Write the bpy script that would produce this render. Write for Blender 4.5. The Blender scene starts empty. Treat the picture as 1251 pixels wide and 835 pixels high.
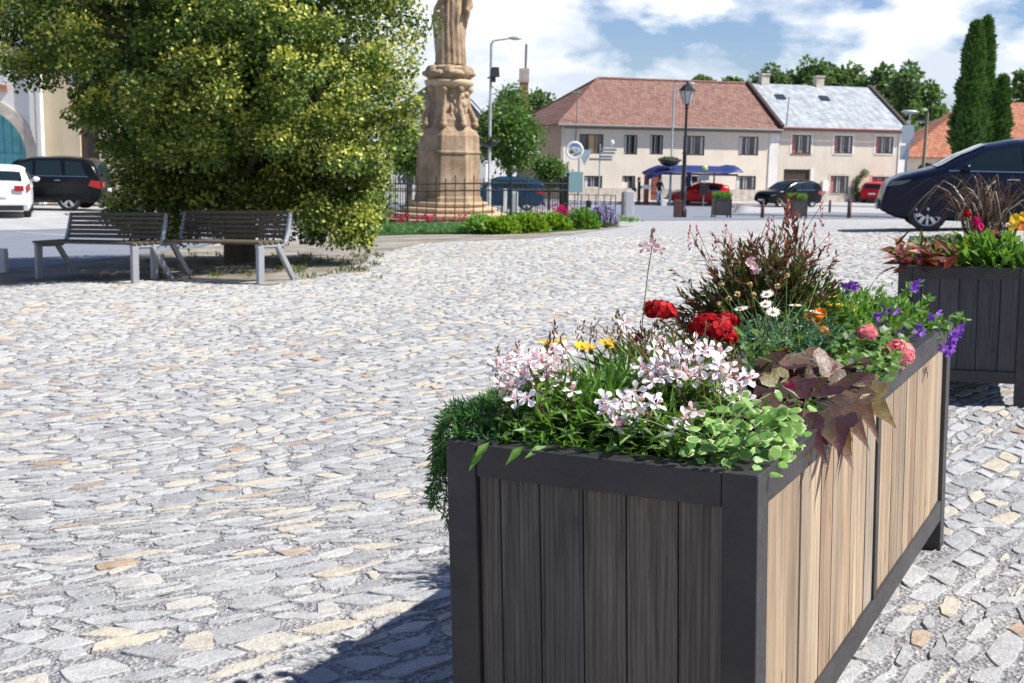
import bpy, bmesh, math, random
from math import sin, cos, pi, radians, sqrt, atan2
from mathutils import Vector, Matrix, noise, Euler
random.seed(7)
rnd = random.random
def ru(a, b): return a + (b - a) * random.random()
def V(*a): return Vector(a)
scene = bpy.context.scene
COL = bpy.data.collections.new("square"); scene.collection.children.link(COL)

# ---------------------------------------------------------------- lens and lie of the land
F, PCX, PCY = 1500.0, 625.5, 417.5
_u = V(.02, 1, (PCY - 178) / F).normalized()
_f = V(0, 0, -1); _f = (_f - _f.dot(_u) * _u).normalized()
_x = _f.cross(_u)
CM = Matrix((_x, _f, _u))            # camera axes -> world axes
EYE = V(0, 0, 1.37)
def smooth(t, a, b):
    t = min(1.0, max(0.0, (t - a) / (b - a))); return t * t * (3 - 2 * t)
def soft(d): return (d + sqrt(d * d + 36)) / 2
S0 = soft(-18.0)
def G(x, y):
    w = 1 - smooth(y, 22, 45)
    xx = max(-12.0, min(12.0, x))
    return .043 * xx * w - .01 * y - .0285 * (soft(y - 18) - S0) + .0385 * soft(y - 72) + .052
def ray(px, py): return CM @ V((px - PCX) / F, -(py - PCY) / F, -1)
def at(px, py):
    "ground point seen at a pixel"
    d = ray(px, py); t = 1.0; lo = 0
    while t < 600:
        p = EYE + d * t
        if p.z < G(p.x, p.y): break
        lo = t; t *= 1.03
    hi = t
    for _ in range(40):
        m = (lo + hi) / 2; p = EYE + d * m
        if p.z < G(p.x, p.y): hi = m
        else: lo = m
    return p
def P(px, py, Y):
    "point seen at a pixel at world depth Y"
    d = ray(px, py); return EYE + d * (Y / d.y)
def gp(x, y, dz=0): return V(x, y, G(x, y) + dz)
def onG(px, Y):
    "ground point at image column px and depth Y"
    p = P(px, 250, Y); return V(p.x, Y, G(p.x, Y))

# ---------------------------------------------------------------- object helpers
def link(o): COL.objects.link(o); return o
def tag(o, label=None, cat=None, group=None, kind=None):
    if label: o["label"] = label
    if cat: o["category"] = cat
    if group: o["group"] = group
    if kind: o["kind"] = kind
    return o
def thing(name, label, cat, loc=(0, 0, 0), rz=0, group=None):
    o = bpy.data.objects.new(name, None); o.empty_display_size = .2; link(o)
    o.location = loc; o.rotation_euler = (0, 0, rz)
    return tag(o, label, cat, group)
class MB:
    "collects shapes; build() links them as ONE mesh object"
    def __init__(s): s.v = []; s.f = []; s.m = []; s.sm = []
    def add(s, vs, fs, mi=0, smooth=False):
        n = len(s.v); s.v.extend(tuple(q) for q in vs)
        for f in fs: s.f.append(tuple(i + n for i in f)); s.m.append(mi); s.sm.append(smooth)
    def box(s, c, size, R=None, mi=0, taper=1.0):
        x, y, z = (q / 2 for q in size); vs = []
        for dz in (-1, 1):
            k = taper if dz > 0 else 1
            for dx, dy in ((-1, -1), (1, -1), (1, 1), (-1, 1)):
                q = V(dx * x * k, dy * y * k, dz * z)
                vs.append((R @ q if R else q) + Vector(c))
        s.add(vs, [(3, 2, 1, 0), (4, 5, 6, 7), (0, 1, 5, 4), (1, 2, 6, 5), (2, 3, 7, 6), (3, 0, 4, 7)], mi)
    def bb(s, x0, x1, y0, y1, z0, z1, mi=0):
        s.box(((x0 + x1) / 2, (y0 + y1) / 2, (z0 + z1) / 2), (abs(x1 - x0), abs(y1 - y0), abs(z1 - z0)), None, mi)
    def tube(s, pts, r, n=6, mi=0, cap=True, smooth=True):
        pts = [Vector(p) for p in pts]; rs = r if isinstance(r, (list, tuple)) else [r] * len(pts)
        vs = []; fs = []; up = None
        for i, p in enumerate(pts):
            d = (pts[min(i + 1, len(pts) - 1)] - pts[max(i - 1, 0)])
            d = d.normalized() if d.length > 1e-9 else V(0, 0, 1)
            if up is None: up = V(1, 0, 0) if abs(d.x) < .8 else V(0, 1, 0)
            a = d.cross(up)
            a = a.normalized() if a.length > 1e-6 else V(0, 1, 0)
            b = d.cross(a).normalized(); up = a.cross(d) if False else up
            for k in range(n):
                t = 2 * pi * k / n; vs.append(p + (a * cos(t) + b * sin(t)) * rs[i])
        for i in range(len(pts) - 1):
            for k in range(n):
                k2 = (k + 1) % n; fs.append((i * n + k, i * n + k2, (i + 1) * n + k2, (i + 1) * n + k))
        s.add(vs, fs, mi, smooth)
        if cap:
            s.add(vs[:n], [tuple(range(n))], mi); s.add(vs[-n:], [tuple(range(n))[::-1]], mi)
    def bar(s, a, b, w, h, mi=0):
        a = Vector(a); b = Vector(b); d = (b - a); L = d.length; d.normalize()
        up = V(0, 0, 1) if abs(d.z) < .95 else V(0, 1, 0)
        sx = d.cross(up).normalized(); uz = sx.cross(d)
        R = Matrix((sx, d, uz)).transposed()
        s.box((a + b) / 2, (w, L, h), R, mi)
    def lathe(s, prof, n=16, c=(0, 0, 0), mi=0, smooth=True, axis='z', ph=0, cap=True):
        vs = []; fs = []; c = Vector(c)
        for (r, z) in prof:
            for k in range(n):
                t = 2 * pi * k / n + ph
                q = V(r * cos(t), r * sin(t), z)
                if axis == 'y': q = V(q.x, q.z, q.y)
                if axis == 'x': q = V(q.z, q.x, q.y)
                vs.append(q + c)
        for i in range(len(prof) - 1):
            for k in range(n):
                k2 = (k + 1) % n; fs.append((i * n + k, i * n + k2, (i + 1) * n + k2, (i + 1) * n + k))
        if cap: fs.append(tuple(range(n))[::-1]); fs.append(tuple(range((len(prof) - 1) * n, len(prof) * n)))
        s.add(vs, fs, mi, smooth)
    def prism(s, poly, ext, mi=0):
        "poly: list of 3D points, ext: vector"
        n = len(poly); poly = [Vector(p) for p in poly]; e = Vector(ext)
        s.add(poly + [p + e for p in poly], [tuple(range(n))[::-1], tuple(range(n, 2 * n))] +
              [(i, (i + 1) % n, (i + 1) % n + n, i + n) for i in range(n)], mi)
    def ball(s, c, r, mi=0, n=8, m=6, jit=0):
        c = Vector(c); rr = Vector(r) if hasattr(r, '__len__') else V(r, r, r); vs = []; fs = []
        for i in range(m + 1):
            a = pi * i / m
            for k in range(n):
                t = 2 * pi * k / n; q = V(sin(a) * cos(t), sin(a) * sin(t), cos(a))
                j = 1 + jit * (rnd() - .5)
                vs.append(c + V(q.x * rr.x, q.y * rr.y, q.z * rr.z) * j)
        for i in range(m):
            for k in range(n):
                k2 = (k + 1) % n; fs.append((i * n + k, (i + 1) * n + k, (i + 1) * n + k2, i * n + k2))
        s.add(vs, fs, mi, True)
    def build(s, name, mats, parent=None, merge=False, bevel=0):
        me = bpy.data.meshes.new(name); me.from_pydata(s.v, [], s.f)
        if not isinstance(mats, (list, tuple)): mats = [mats]
        for m in mats: me.materials.append(m)
        if len(mats) > 1: me.polygons.foreach_set("material_index", s.m)
        me.polygons.foreach_set("use_smooth", s.sm)
        if merge:
            bm = bmesh.new(); bm.from_mesh(me); bmesh.ops.remove_doubles(bm, verts=bm.verts, dist=1e-4)
            bmesh.ops.recalc_face_normals(bm, faces=bm.faces); bm.to_mesh(me); bm.free()
        me.update()
        o = bpy.data.objects.new(name, me); link(o)
        if parent: o.parent = parent
        if bevel:
            b = o.modifiers.new("bevel", 'BEVEL'); b.width = bevel; b.segments = 2; b.limit_method = 'ANGLE'
        return o
def copy_tree(o, parent=None):
    c = o.copy(); link(c); c.parent = parent
    for ch in list(o.children): copy_tree(ch, c)
    return c
def tree_bake(o):
    "apply modifiers of o into its mesh"
    dg = bpy.context.evaluated_depsgraph_get(); dg.update()
    me = bpy.data.meshes.new_from_object(o.evaluated_get(dg)); o.modifiers.clear(); o.data = me

# ---------------------------------------------------------------- materials
def lin(c):
    return tuple(((q / 255) / 12.92 if q / 255 <= .04045 else (((q / 255) + .055) / 1.055) ** 2.4) for q in c) + (1,)
class NT:
    def __init__(s, name):
        s.mat = bpy.data.materials.new(name); s.mat.use_nodes = True
        s.t = s.mat.node_tree; s.t.nodes.clear()
    def n(s, typ, **k):
        nd = s.t.nodes.new(typ)
        for a, b in k.items():
            if a.startswith('i_'): nd.inputs[a[2:].replace('_', ' ')].default_value = b
            else: setattr(nd, a, b)
        return nd
    def l(s, a, b): s.t.links.new(a, b)
    def ramp(s, fac, stops, mode='LINEAR'):
        r = s.n('ShaderNodeValToRGB'); r.color_ramp.interpolation = mode; e = r.color_ramp.elements
        e[0].position = stops[0][0]; e[0].color = tuple(stops[0][1]) + ((1,) if len(stops[0][1]) == 3 else ())
        e[1].position = stops[-1][0]; e[1].color = tuple(stops[-1][1]) + ((1,) if len(stops[-1][1]) == 3 else ())
        for p, c in stops[1:-1]:
            q = e.new(p); q.color = tuple(c) + ((1,) if len(c) == 3 else ())
        s.l(fac, r.inputs[0]); return r.outputs[0]
    def noise(s, scale, detail=3, rough=.6, vec=None, dist=0):
        q = s.n('ShaderNodeTexNoise'); q.inputs['Scale'].default_value = scale; q.inputs['Detail'].default_value = detail
        q.inputs['Roughness'].default_value = rough; q.inputs['Distortion'].default_value = dist
        if vec is not None: s.l(vec, q.inputs['Vector'])
        return q.outputs['Fac']
    def mapping(s, vec, scale=(1, 1, 1), loc=None, rot=(0, 0, 0)):
        m = s.n('ShaderNodeMapping'); m.inputs['Scale'].default_value = scale; m.inputs['Rotation'].default_value = rot
        s.l(vec, m.inputs['Vector'])
        if loc is not None: s.l(loc, m.inputs['Location'])
        return m.outputs[0]
    def obj(s): return s.n('ShaderNodeTexCoord').outputs['Object']
    def isl(s): return s.n('ShaderNodeNewGeometry').outputs['Random Per Island']
    def mix(s, fac, a, b, mode='MIX'):
        m = s.n('ShaderNodeMix', data_type='RGBA', blend_type=mode)
        for i, q in ((0, fac), (6, a), (7, b)):
            if isinstance(q, (int, float)): m.inputs[i].default_value = q
            elif isinstance(q, (tuple, list)): m.inputs[i].default_value = tuple(q) + ((1,) if len(q) == 3 else ())
            else: s.l(q, m.inputs[i])
        return m.outputs[2]
    def math(s, op, a, b=0, c=None):
        m = s.n('ShaderNodeMath', operation=op)
        for i, q in ((0, a), (1, b), (2, c)):
            if q is None: continue
            if isinstance(q, (int, float)): m.inputs[i].default_value = q
            else: s.l(q, m.inputs[i])
        return m.outputs[0]
    def bump(s, h, strength=.3, dist=.01):
        b = s.n('ShaderNodeBump'); b.inputs['Strength'].default_value = strength; b.inputs['Distance'].default_value = dist
        s.l(h, b.inputs['Height']); return b.outputs[0]
    def out(s, col, rough=.7, metal=0, spec=.5, nrm=None, trans=0, tcol=None, coat=0, emis=None, es=0):
        p = s.n('ShaderNodeBsdfPrincipled')
        if isinstance(col, (tuple, list)): p.inputs['Base Color'].default_value = tuple(col) + ((1,) if len(col) == 3 else ())
        else: s.l(col, p.inputs['Base Color'])
        if isinstance(rough, (int, float)): p.inputs['Roughness'].default_value = rough
        else: s.l(rough, p.inputs['Roughness'])
        p.inputs['Metallic'].default_value = metal; p.inputs['Specular IOR Level'].default_value = spec
        p.inputs['Coat Weight'].default_value = coat; p.inputs['Coat Roughness'].default_value = .05
        if nrm is not None: s.l(nrm, p.inputs['Normal'])
        o = s.n('ShaderNodeOutputMaterial'); sh = p.outputs[0]
        if trans:
            t = s.n('ShaderNodeBsdfTranslucent')
            c = tcol if tcol is not None else col
            if isinstance(c, (tuple, list)): t.inputs[0].default_value = tuple(c) + ((1,) if len(c) == 3 else ())
            else: s.l(c, t.inputs[0])
            m = s.n('ShaderNodeMixShader'); m.inputs[0].default_value = trans
            s.l(sh, m.inputs[1]); s.l(t.outputs[0], m.inputs[2]); sh = m.outputs[0]
        s.l(sh, o.inputs[0]); return s.mat
_mc = {}
def plain(name, col, rough=.6, metal=0, spec=.5, coat=0, var=.12, scale=8, bmp=0):
    if name in _mc: return _mc[name]
    t = NT(name); f = t.noise(scale, 4, .6, t.obj())
    lo = tuple(c * (1 - var) for c in col[:3]); hi = tuple(min(1, c * (1 + var)) for c in col[:3])
    c = t.ramp(f, [(.3, lo), (.7, hi)])
    nr = t.bump(t.noise(scale * 6, 3, .6, t.obj()), bmp, .01) if bmp else None
    _mc[name] = t.out(c, rough, metal, spec, nr, coat=coat); return _mc[name]
def leafy(name, cols, trans=.3, rough=.45, spec=.4, tmul=1.6):
    "per-leaf colour from a list, slightly translucent"
    if name in _mc: return _mc[name]
    t = NT(name); n = len(cols)
    c = t.ramp(t.isl(), [(i / (n - 1) if n > 1 else i, cols[i]) for i in range(n)])
    tc = t.mix(1.0, c, (tmul, tmul * 1.05, tmul * .55), 'MULTIPLY')
    _mc[name] = t.out(c, rough, 0, spec, None, trans, tc); return _mc[name]
def petal(name, c1, c2, trans=.3, vein=0):
    if name in _mc: return _mc[name]
    t = NT(name); c = t.ramp(t.isl(), [(0, c1), (1, c2)])
    _mc[name] = t.out(c, .6, 0, .2, None, trans, c); return _mc[name]

# ---------------------------------------------------------------- leaves
def basis(d, nrm=None):
    d = d.normalized()
    if nrm is None: nrm = V(0, 0, 1)
    s = d.cross(nrm)
    if s.length < 1e-3: s = d.cross(V(1, 0, 0))
    s.normalize(); return d, s, s.cross(d)
def leaf(mb, p, d, nrm, L, W, fold=.15, droop=.2, mi=0, tip=.55):
    d, s, n = basis(d, nrm); w = W / 2
    a = p; m1 = p + d * L * .45 - n * droop * L * .15; e = p + d * L - n * droop * L * .6
    l1 = p + d * L * .4 + s * w + n * fold * w; r1 = p + d * L * .4 - s * w + n * fold * w
    mb.add([a, l1, e, r1, m1], [(0, 4, 1), (4, 2, 1), (0, 3, 4), (4, 3, 2)], mi)
def quadleaf(mb, p, d, nrm, L, W, mi=0):
    d, s, n = basis(d, nrm); w = W / 2
    mb.add([p, p + d * L * .5 + s * w, p + d * L, p + d * L * .5 - s * w], [(0, 3, 2, 1)], mi)
def blade(mb, pts, w, mi=0, nrm=None):
    pts = [Vector(q) for q in pts]; vs = []; n = len(pts)
    for i, q in enumerate(pts):
        d = pts[min(i + 1, n - 1)] - pts[max(i - 1, 0)]
        sd = d.cross(nrm or V(0, -1, .2)); sd = sd.normalized() if sd.length > 1e-6 else V(1, 0, 0)
        k = w * (1 - (i / (n - 1)) ** 2 * .95) / 2
        vs += [q + sd * k, q - sd * k]
    mb.add(vs, [(2 * i, 2 * i + 1, 2 * i + 3, 2 * i + 2) for i in range(n - 1)], mi)
def rdir(zmin=-1, zmax=1):
    z = ru(zmin, zmax); t = ru(0, 2 * pi); r = sqrt(max(0, 1 - z * z)); return V(r * cos(t), r * sin(t), z)
# ================================================================ camera, sky, sun
cam_d = bpy.data.cameras.new("camera"); cam = link(bpy.data.objects.new("camera", cam_d))
cam.matrix_world = Matrix.Translation(EYE) @ CM.to_4x4()
cam_d.sensor_width = 36; cam_d.lens = 36 * F / 1251; cam_d.clip_start = .05; cam_d.clip_end = 6000
cam_d.dof.use_dof = True; cam_d.dof.focus_distance = 2.75; cam_d.dof.aperture_fstop = 12.0
scene.camera = cam
SUN_AZ = V(.977, -.21, 0).normalized(); EL = radians(50)
SUN = V(SUN_AZ.x * cos(EL), SUN_AZ.y * cos(EL), sin(EL))
sd = bpy.data.lights.new("sun", 'SUN'); sd.energy = 5.0; sd.angle = radians(.53); sd.color = (1, .955, .88)
so = link(bpy.data.objects.new("sun", sd)); so.rotation_euler = SUN.to_track_quat('Z', 'Y').to_euler(); so.location = (20, -10, 30)
scene.view_settings.view_transform = 'Standard'; scene.view_settings.look = 'None'
scene.view_settings.exposure = .64; scene.view_settings.gamma = 1
w = bpy.data.worlds.new("World"); scene.world = w; w.use_nodes = True
nt = w.node_tree; nt.nodes.clear(); N = nt.nodes.new; Lk = nt.links.new
sky = N('ShaderNodeTexSky'); sky.sky_type = 'NISHITA'; sky.sun_disc = False
sky.sun_elevation = EL; sky.sun_rotation = atan2(SUN.x, SUN.y); sky.air_density = 1.0; sky.dust_density = .15; sky.ozone_density = 2.0
tint = N('ShaderNodeMix'); tint.data_type = 'RGBA'; tint.blend_type = 'MULTIPLY'; tint.inputs[0].default_value = 1; tint.inputs[7].default_value = (.98, 1.08, 1.4, 1); Lk(sky.outputs[0], tint.inputs[6])
b1 = N('ShaderNodeBackground'); b1.inputs[1].default_value = .055; Lk(tint.outputs[2], b1.inputs[0])
tc = N('ShaderNodeTexCoord'); mp = N('ShaderNodeMapping'); mp.inputs['Scale'].default_value = (6.0, 6.0, 13.5); mp.inputs['Location'].default_value = (1.35, .3, 4.1)
Lk(tc.outputs['Generated'], mp.inputs[0])
nz = N('ShaderNodeTexNoise'); nz.inputs['Scale'].default_value = 1.0; nz.inputs['Detail'].default_value = 9; nz.inputs['Roughness'].default_value = .56; nz.inputs['Distortion'].default_value = .1
Lk(mp.outputs[0], nz.inputs['Vector'])
mr = N('ShaderNodeValToRGB'); mr.color_ramp.elements[0].position = .41; mr.color_ramp.elements[0].color = (0, 0, 0, 1)
mr.color_ramp.elements[1].position = .50; mr.color_ramp.elements[1].color = (1, 1, 1, 1); Lk(nz.outputs[0], mr.inputs[0])
sx = N('ShaderNodeSeparateXYZ'); Lk(tc.outputs['Generated'], sx.inputs[0])
zr = N('ShaderNodeMapRange'); zr.inputs[1].default_value = .17; zr.inputs[2].default_value = .3; zr.inputs[3].default_value = 1; zr.inputs[4].default_value = .05
Lk(sx.outputs[2], zr.inputs[0])
mm = N('ShaderNodeMath'); mm.operation = 'MULTIPLY'; Lk(mr.outputs[0], mm.inputs[0]); Lk(zr.outputs[0], mm.inputs[1])
n2 = N('ShaderNodeTexNoise'); n2.inputs['Scale'].default_value = 1.7; n2.inputs['Detail'].default_value = 6; Lk(mp.outputs[0], n2.inputs['Vector'])
cr = N('ShaderNodeValToRGB'); cr.color_ramp.elements[0].position = .4; cr.color_ramp.elements[0].color = (.60, .66, .76, 1)
cr.color_ramp.elements[1].position = .6; cr.color_ramp.elements[1].color = (.95, .97, 1, 1); Lk(n2.outputs[0], cr.inputs[0])
b2 = N('ShaderNodeBackground'); b2.inputs[1].default_value = .82; Lk(cr.outputs[0], b2.inputs[0])
ms = N('ShaderNodeMixShader'); Lk(mm.outputs[0], ms.inputs[0]); Lk(b1.outputs[0], ms.inputs[1]); Lk(b2.outputs[0], ms.inputs[2])
wo = N('ShaderNodeOutputWorld'); Lk(ms.outputs[0], wo.inputs[0])

# ================================================================ ground materials
def gravel_mat():
    t = NT("gravel"); o = t.obj()
    v = t.n('ShaderNodeTexVoronoi'); v.inputs['Scale'].default_value = 85; t.l(o, v.inputs['Vector'])
    c = t.ramp(v.outputs['Color'], [(0, (.13, .13, .14)), (.5, (.29, .29, .30)), (1, (.50, .49, .47))])
    big = t.ramp(t.noise(3, 3, .6, o), [(.3, (.8, .8, .82)), (.7, (1.1, 1.08, 1.04))])
    # far away the joints are too fine to model: stones and joints as pattern
    m = t.mapping(o, (5.6, 9, 1), None, (0, 0, .35))
    v2 = t.n('ShaderNodeTexVoronoi'); v2.inputs['Scale'].default_value = 1.15; t.l(m, v2.inputs['Vector'])
    e = t.n('ShaderNodeTexVoronoi'); e.feature = 'DISTANCE_TO_EDGE'; e.inputs['Scale'].default_value = 1.15; t.l(m, e.inputs['Vector'])
    sc = t.n('ShaderNodeSeparateColor'); t.l(v2.outputs['Color'], sc.inputs[0])
    st = t.ramp(sc.outputs[0], [(0, (.31, .31, .32)), (.35, (.40, .405, .41)), (.6, (.48, .485, .48)), (.8, (.53, .50, .43)), (1, (.58, .51, .41))])
    st = t.mix(.5, st, t.ramp(t.noise(11, 5, .7, o), [(.3, (.34, .35, .37)), (.7, (.62, .62, .62))]))
    em = t.ramp(e.outputs[0], [(.03, (0, 0, 0)), (.09, (1, 1, 1))])
    far = t.mix(em, (.26, .26, .27), st)
    xyz = t.n('ShaderNodeSeparateXYZ'); t.l(o, xyz.inputs[0])
    k = t.n('ShaderNodeMapRange'); k.inputs[1].default_value = 21.6; k.inputs[2].default_value = 22.2; t.l(xyz.outputs[1], k.inputs[0])
    col = t.mix(k.outputs[0], t.mix(1, c, big, 'MULTIPLY'), far)
    return t.out(col, .9, 0, .15, t.bump(v.outputs['Distance'], .7, .012))
def stone_mat():
    t = NT("paving_stone"); o = t.obj()
    c = t.ramp(t.isl(), [(0, (.37, .37, .375)), (.15, (.43, .435, .44)), (.4, (.49, .495, .50)), (.62, (.54, .545, .545)), (.78, (.58, .575, .555)),
                         (.83, (.60, .56, .49)), (.955, (.64, .57, .46)), (.98, (.52, .38, .27)), (1, (.40, .32, .28))])
    m1 = t.ramp(t.noise(9, 6, .7, o, .6), [(.3, (.62, .62, .63)), (.55, (.88, .88, .87)), (.75, (1.02, 1.0, .97))])
    c = t.mix(1, c, m1, 'MULTIPLY')
    m2 = t.ramp(t.noise(60, 5, .75, o), [(.3, (.72, .72, .74)), (.5, (1, 1, 1)), (.75, (1.15, 1.15, 1.15))])
    c = t.mix(.8, c, m2, 'MULTIPLY')
    p = t.n('ShaderNodeTexVoronoi'); p.inputs['Scale'].default_value = 34; t.l(o, p.inputs['Vector'])
    pm = t.ramp(p.outputs['Distance'], [(.07, (.35, .35, .36)), (.14, (1, 1, 1))])
    gate = t.ramp(t.noise(5, 2, .5, o), [(.52, (0, 0, 0)), (.6, (1, 1, 1))])
    c = t.mix(gate, c, t.mix(1, c, pm, 'MULTIPLY'))
    h = t.math('ADD', t.noise(24, 6, .7, o), t.math('MULTIPLY', t.noise(110, 3, .6, o), .35))
    return t.out(c, .75, 0, .3, t.bump(h, .75, .016))
M_gravel = gravel_mat(); M_stone = stone_mat()
def asphalt(name, lo, hi):
    t = NT(name); o = t.obj()
    c = t.ramp(t.noise(1.2, 5, .65, o), [(.3, lo), (.7, hi)])
    c = t.mix(.5, c, t.ramp(t.noise(160, 2, .6, o), [(.3, (.6, .6, .6)), (.7, (1.35, 1.35, 1.35))]), 'MULTIPLY')
    return t.out(c, .85, 0, .3, t.bump(t.noise(120, 2, .6, o), .4, .005))
M_asph = asphalt("asphalt", (.17, .19, .23), (.22, .24, .28))
M_lasph = asphalt("pale_pavement", (.33, .33, .34), (.45, .45, .45))
M_kerbshade = asphalt("kerb_shadow_asphalt", (.05, .06, .07), (.08, .09, .10))  # dark tone standing for the shadow at the foot of kerbs
M_kerb = asphalt("kerb_stone", (.34, .34, .34), (.5, .5, .49))
def earth_mat():
    t = NT("earth"); o = t.obj()
    c = t.ramp(t.noise(1.1, 6, .7, o, .4), [(.28, (.13, .10, .07)), (.45, (.26, .23, .19)), (.62, (.38, .36, .33))])
    g = t.ramp(t.noise(2.3, 5, .75, o), [(.56, (0, 0, 0)), (.66, (1, 1, 1))])
    c = t.mix(g, c, (.15, .17, .06))
    c = t.mix(.6, c, t.ramp(t.noise(45, 4, .7, o), [(.3, (.6, .6, .6)), (.7, (1.35, 1.35, 1.35))]), 'MULTIPLY')
    return t.out(c, .95, 0, .1, t.bump(t.noise(50, 4, .7, o), .8, .02))
M_earth = earth_mat()

# ================================================================ ground sheet
def structure(o): o["kind"] = "structure"; return o
xs = []; x = -2500.0
def axis(a, b, fine, lo, hi, grow=1.35):
    s = [a]; q = a; st = fine
    while q < b - 1e-6: q = min(b, q + fine); s.append(q)
    st = fine; q = b
    while q < hi: st *= grow; q += st; s.append(q)
    st = fine; q = a; pre = []
    while q > lo: st *= grow; q -= st; pre.append(q)
    return pre[::-1] + s
gx = axis(-32, 48, .8, -2500, 2500); gy = axis(-4, 96, .5, -300, 4000)
mb = MB(); mb.v = [(x, y, G(x, y)) for y in gy for x in gx]; nx = len(gx)
mb.f = [(j * nx + i, j * nx + i + 1, (j + 1) * nx + i + 1, (j + 1) * nx + i) for j in range(len(gy) - 1) for i in range(nx - 1)]
mb.m = [0] * len(mb.f); mb.sm = [True] * len(mb.f)
structure(mb.build("ground", M_gravel))

def sheet(name, A, B, nu, nv, dz, mat, skirt=0):
    "a sheet laid on the ground between two polylines of world (x, y)"
    def res(L, n):
        L = [Vector((p[0], p[1])) for p in L]; d = [0]
        for i in range(1, len(L)): d.append(d[-1] + (L[i] - L[i - 1]).length)
        out = []; k = 0
        for i in range(n + 1):
            t = d[-1] * i / n
            while k < len(L) - 2 and d[k + 1] < t: k += 1
            q = (t - d[k]) / max(1e-9, d[k + 1] - d[k]); out.append(L[k].lerp(L[k + 1], min(1, max(0, q))))
        return out
    a = res(A, nu); b = res(B, nu); m = MB()
    for i in range(nu + 1):
        for j in range(nv + 1):
            q = a[i].lerp(b[i], j / nv); m.v.append((q.x, q.y, G(q.x, q.y) + dz))
    for i in range(nu):
        for j in range(nv):
            c = i * (nv + 1) + j; m.f.append((c, c + nv + 1, c + nv + 2, c + 1)); m.m.append(0); m.sm.append(True)
    if skirt:
        for jj in (0, nv):
            base = len(m.v)
            for i in range(nu + 1):
                q = m.v[i * (nv + 1) + jj]; m.v.append((q[0], q[1], q[2] - skirt))
            for i in range(nu):
                m.f.append((i * (nv + 1) + jj, (i + 1) * (nv + 1) + jj, base + i + 1, base + i)); m.m.append(0); m.sm.append(False)
        for ii in (0, nu):
            base = len(m.v)
            for j in range(nv + 1):
                q = m.v[ii * (nv + 1) + j]; m.v.append((q[0], q[1], q[2] - skirt))
            for j in range(nv):
                m.f.append((ii * (nv + 1) + j, ii * (nv + 1) + j + 1, base + j + 1, base + j)); m.m.append(0); m.sm.append(False)
    return structure(m.build(name, mat))
def W2(px, py): p = at(px, py); return (p.x, p.y)

# cobbles end along this line (seen from the square, left to right), earth verge behind it
VERGE = [(-40, 352), (60, 344), (200, 343), (330, 349), (400, 336), (455, 312), (520, 297), (640, 292), (700, 287), (770, 277)]
vw = [W2(*q) for q in VERGE]
def verge_y(x):
    "world Y of the far edge of the cobbles at world x (left part)"
    if x < vw[0][0]: return vw[0][1]
    for i in range(len(vw) - 1):
        if vw[i][0] <= x <= vw[i + 1][0]:
            q = (x - vw[i][0]) / (vw[i + 1][0] - vw[i][0]); return vw[i][1] + q * (vw[i + 1][1] - vw[i][1])
    return 1e9
back = [W2(-40, 334), W2(60, 327), W2(150, 315), W2(240, 303), W2(330, 296), W2(400, 293), W2(455, 291), W2(520, 287.5), W2(640, 286.5), W2(760, 276.5)]
sheet("earth_verge", vw, back, 90, 16, .007, M_earth)
# the street that comes in from the left and runs behind the tree and the monument
ls_n = [W2(-140, 342), W2(-40, 334), W2(60, 327), W2(150, 315), W2(240, 303), (-5.6, 30), (-6.2, 42), (-4, 58), (2, 66)]
ls_f = [(-30, 33.2), W2(-40, 283), W2(60, 281.5), W2(150, 279), (-13.5, 37), (-14, 46), (-13, 60), (-9, 72), (2, 79)]
sheet("street", ls_n, ls_f, 150, 24, .012, M_asph)
pk_f = [(-34, 44), (-24, 43.6), (-18, 43.4), (-15, 43), (-14.2, 43), (-14, 47)]
sheet("parking_strip", ls_f[:6], pk_f, 60, 10, .02, M_lasph)
sheet("street_line", [W2(20, 284.6), W2(112, 291)], [W2(20, 284.0), W2(112, 290)], 10, 1, .018, M_kerb)
# cross street in front of the houses, pavement with a real kerb
sheet("cross_street", [(2, 66), (2.6, 55), W2(762, 270), W2(880, 269.5), W2(1000, 268), W2(1120, 268), (60, 58)],
      [(2, 79), (3, 79), (9, 78.6), (20, 78.5), (30, 78.5), (45, 78.5), (60, 78.5)], 120, 24, .012, M_asph)
sheet("pavement", [(-8, 79.0), (20, 79.0), (62, 79.0)], [(-8, 99), (20, 99), (62, 99)], 60, 16, .14, M_lasph, .16)
sheet("parking_apron", [W2(893, 262.5), W2(1000, 264), W2(1130, 266.5), (50, 66)], [(14.2, 78.6), (22, 78.6), (34, 78.6), (50, 78.6)], 50, 10, .10, M_lasph, .12)
sheet("kerb_shadow_strip", [W2(893, 263.2), W2(1000, 264.8), W2(1130, 267.4), (50, 65.2)], [W2(893, 262.6), W2(1000, 264.1), W2(1130, 266.6), (50, 65.9)], 50, 2, .035, M_kerbshade)  # the kerb step's shadow, laid on the street as a dark strip
sheet("bus_kerb_shadow", [(5, 76.5), (13.6, 76.3)], [(5, 77.6), (13.8, 77.5)], 20, 2, .05, M_kerbshade, .06)  # dark band, kerb shadow at the bus stop put into the colour

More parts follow.
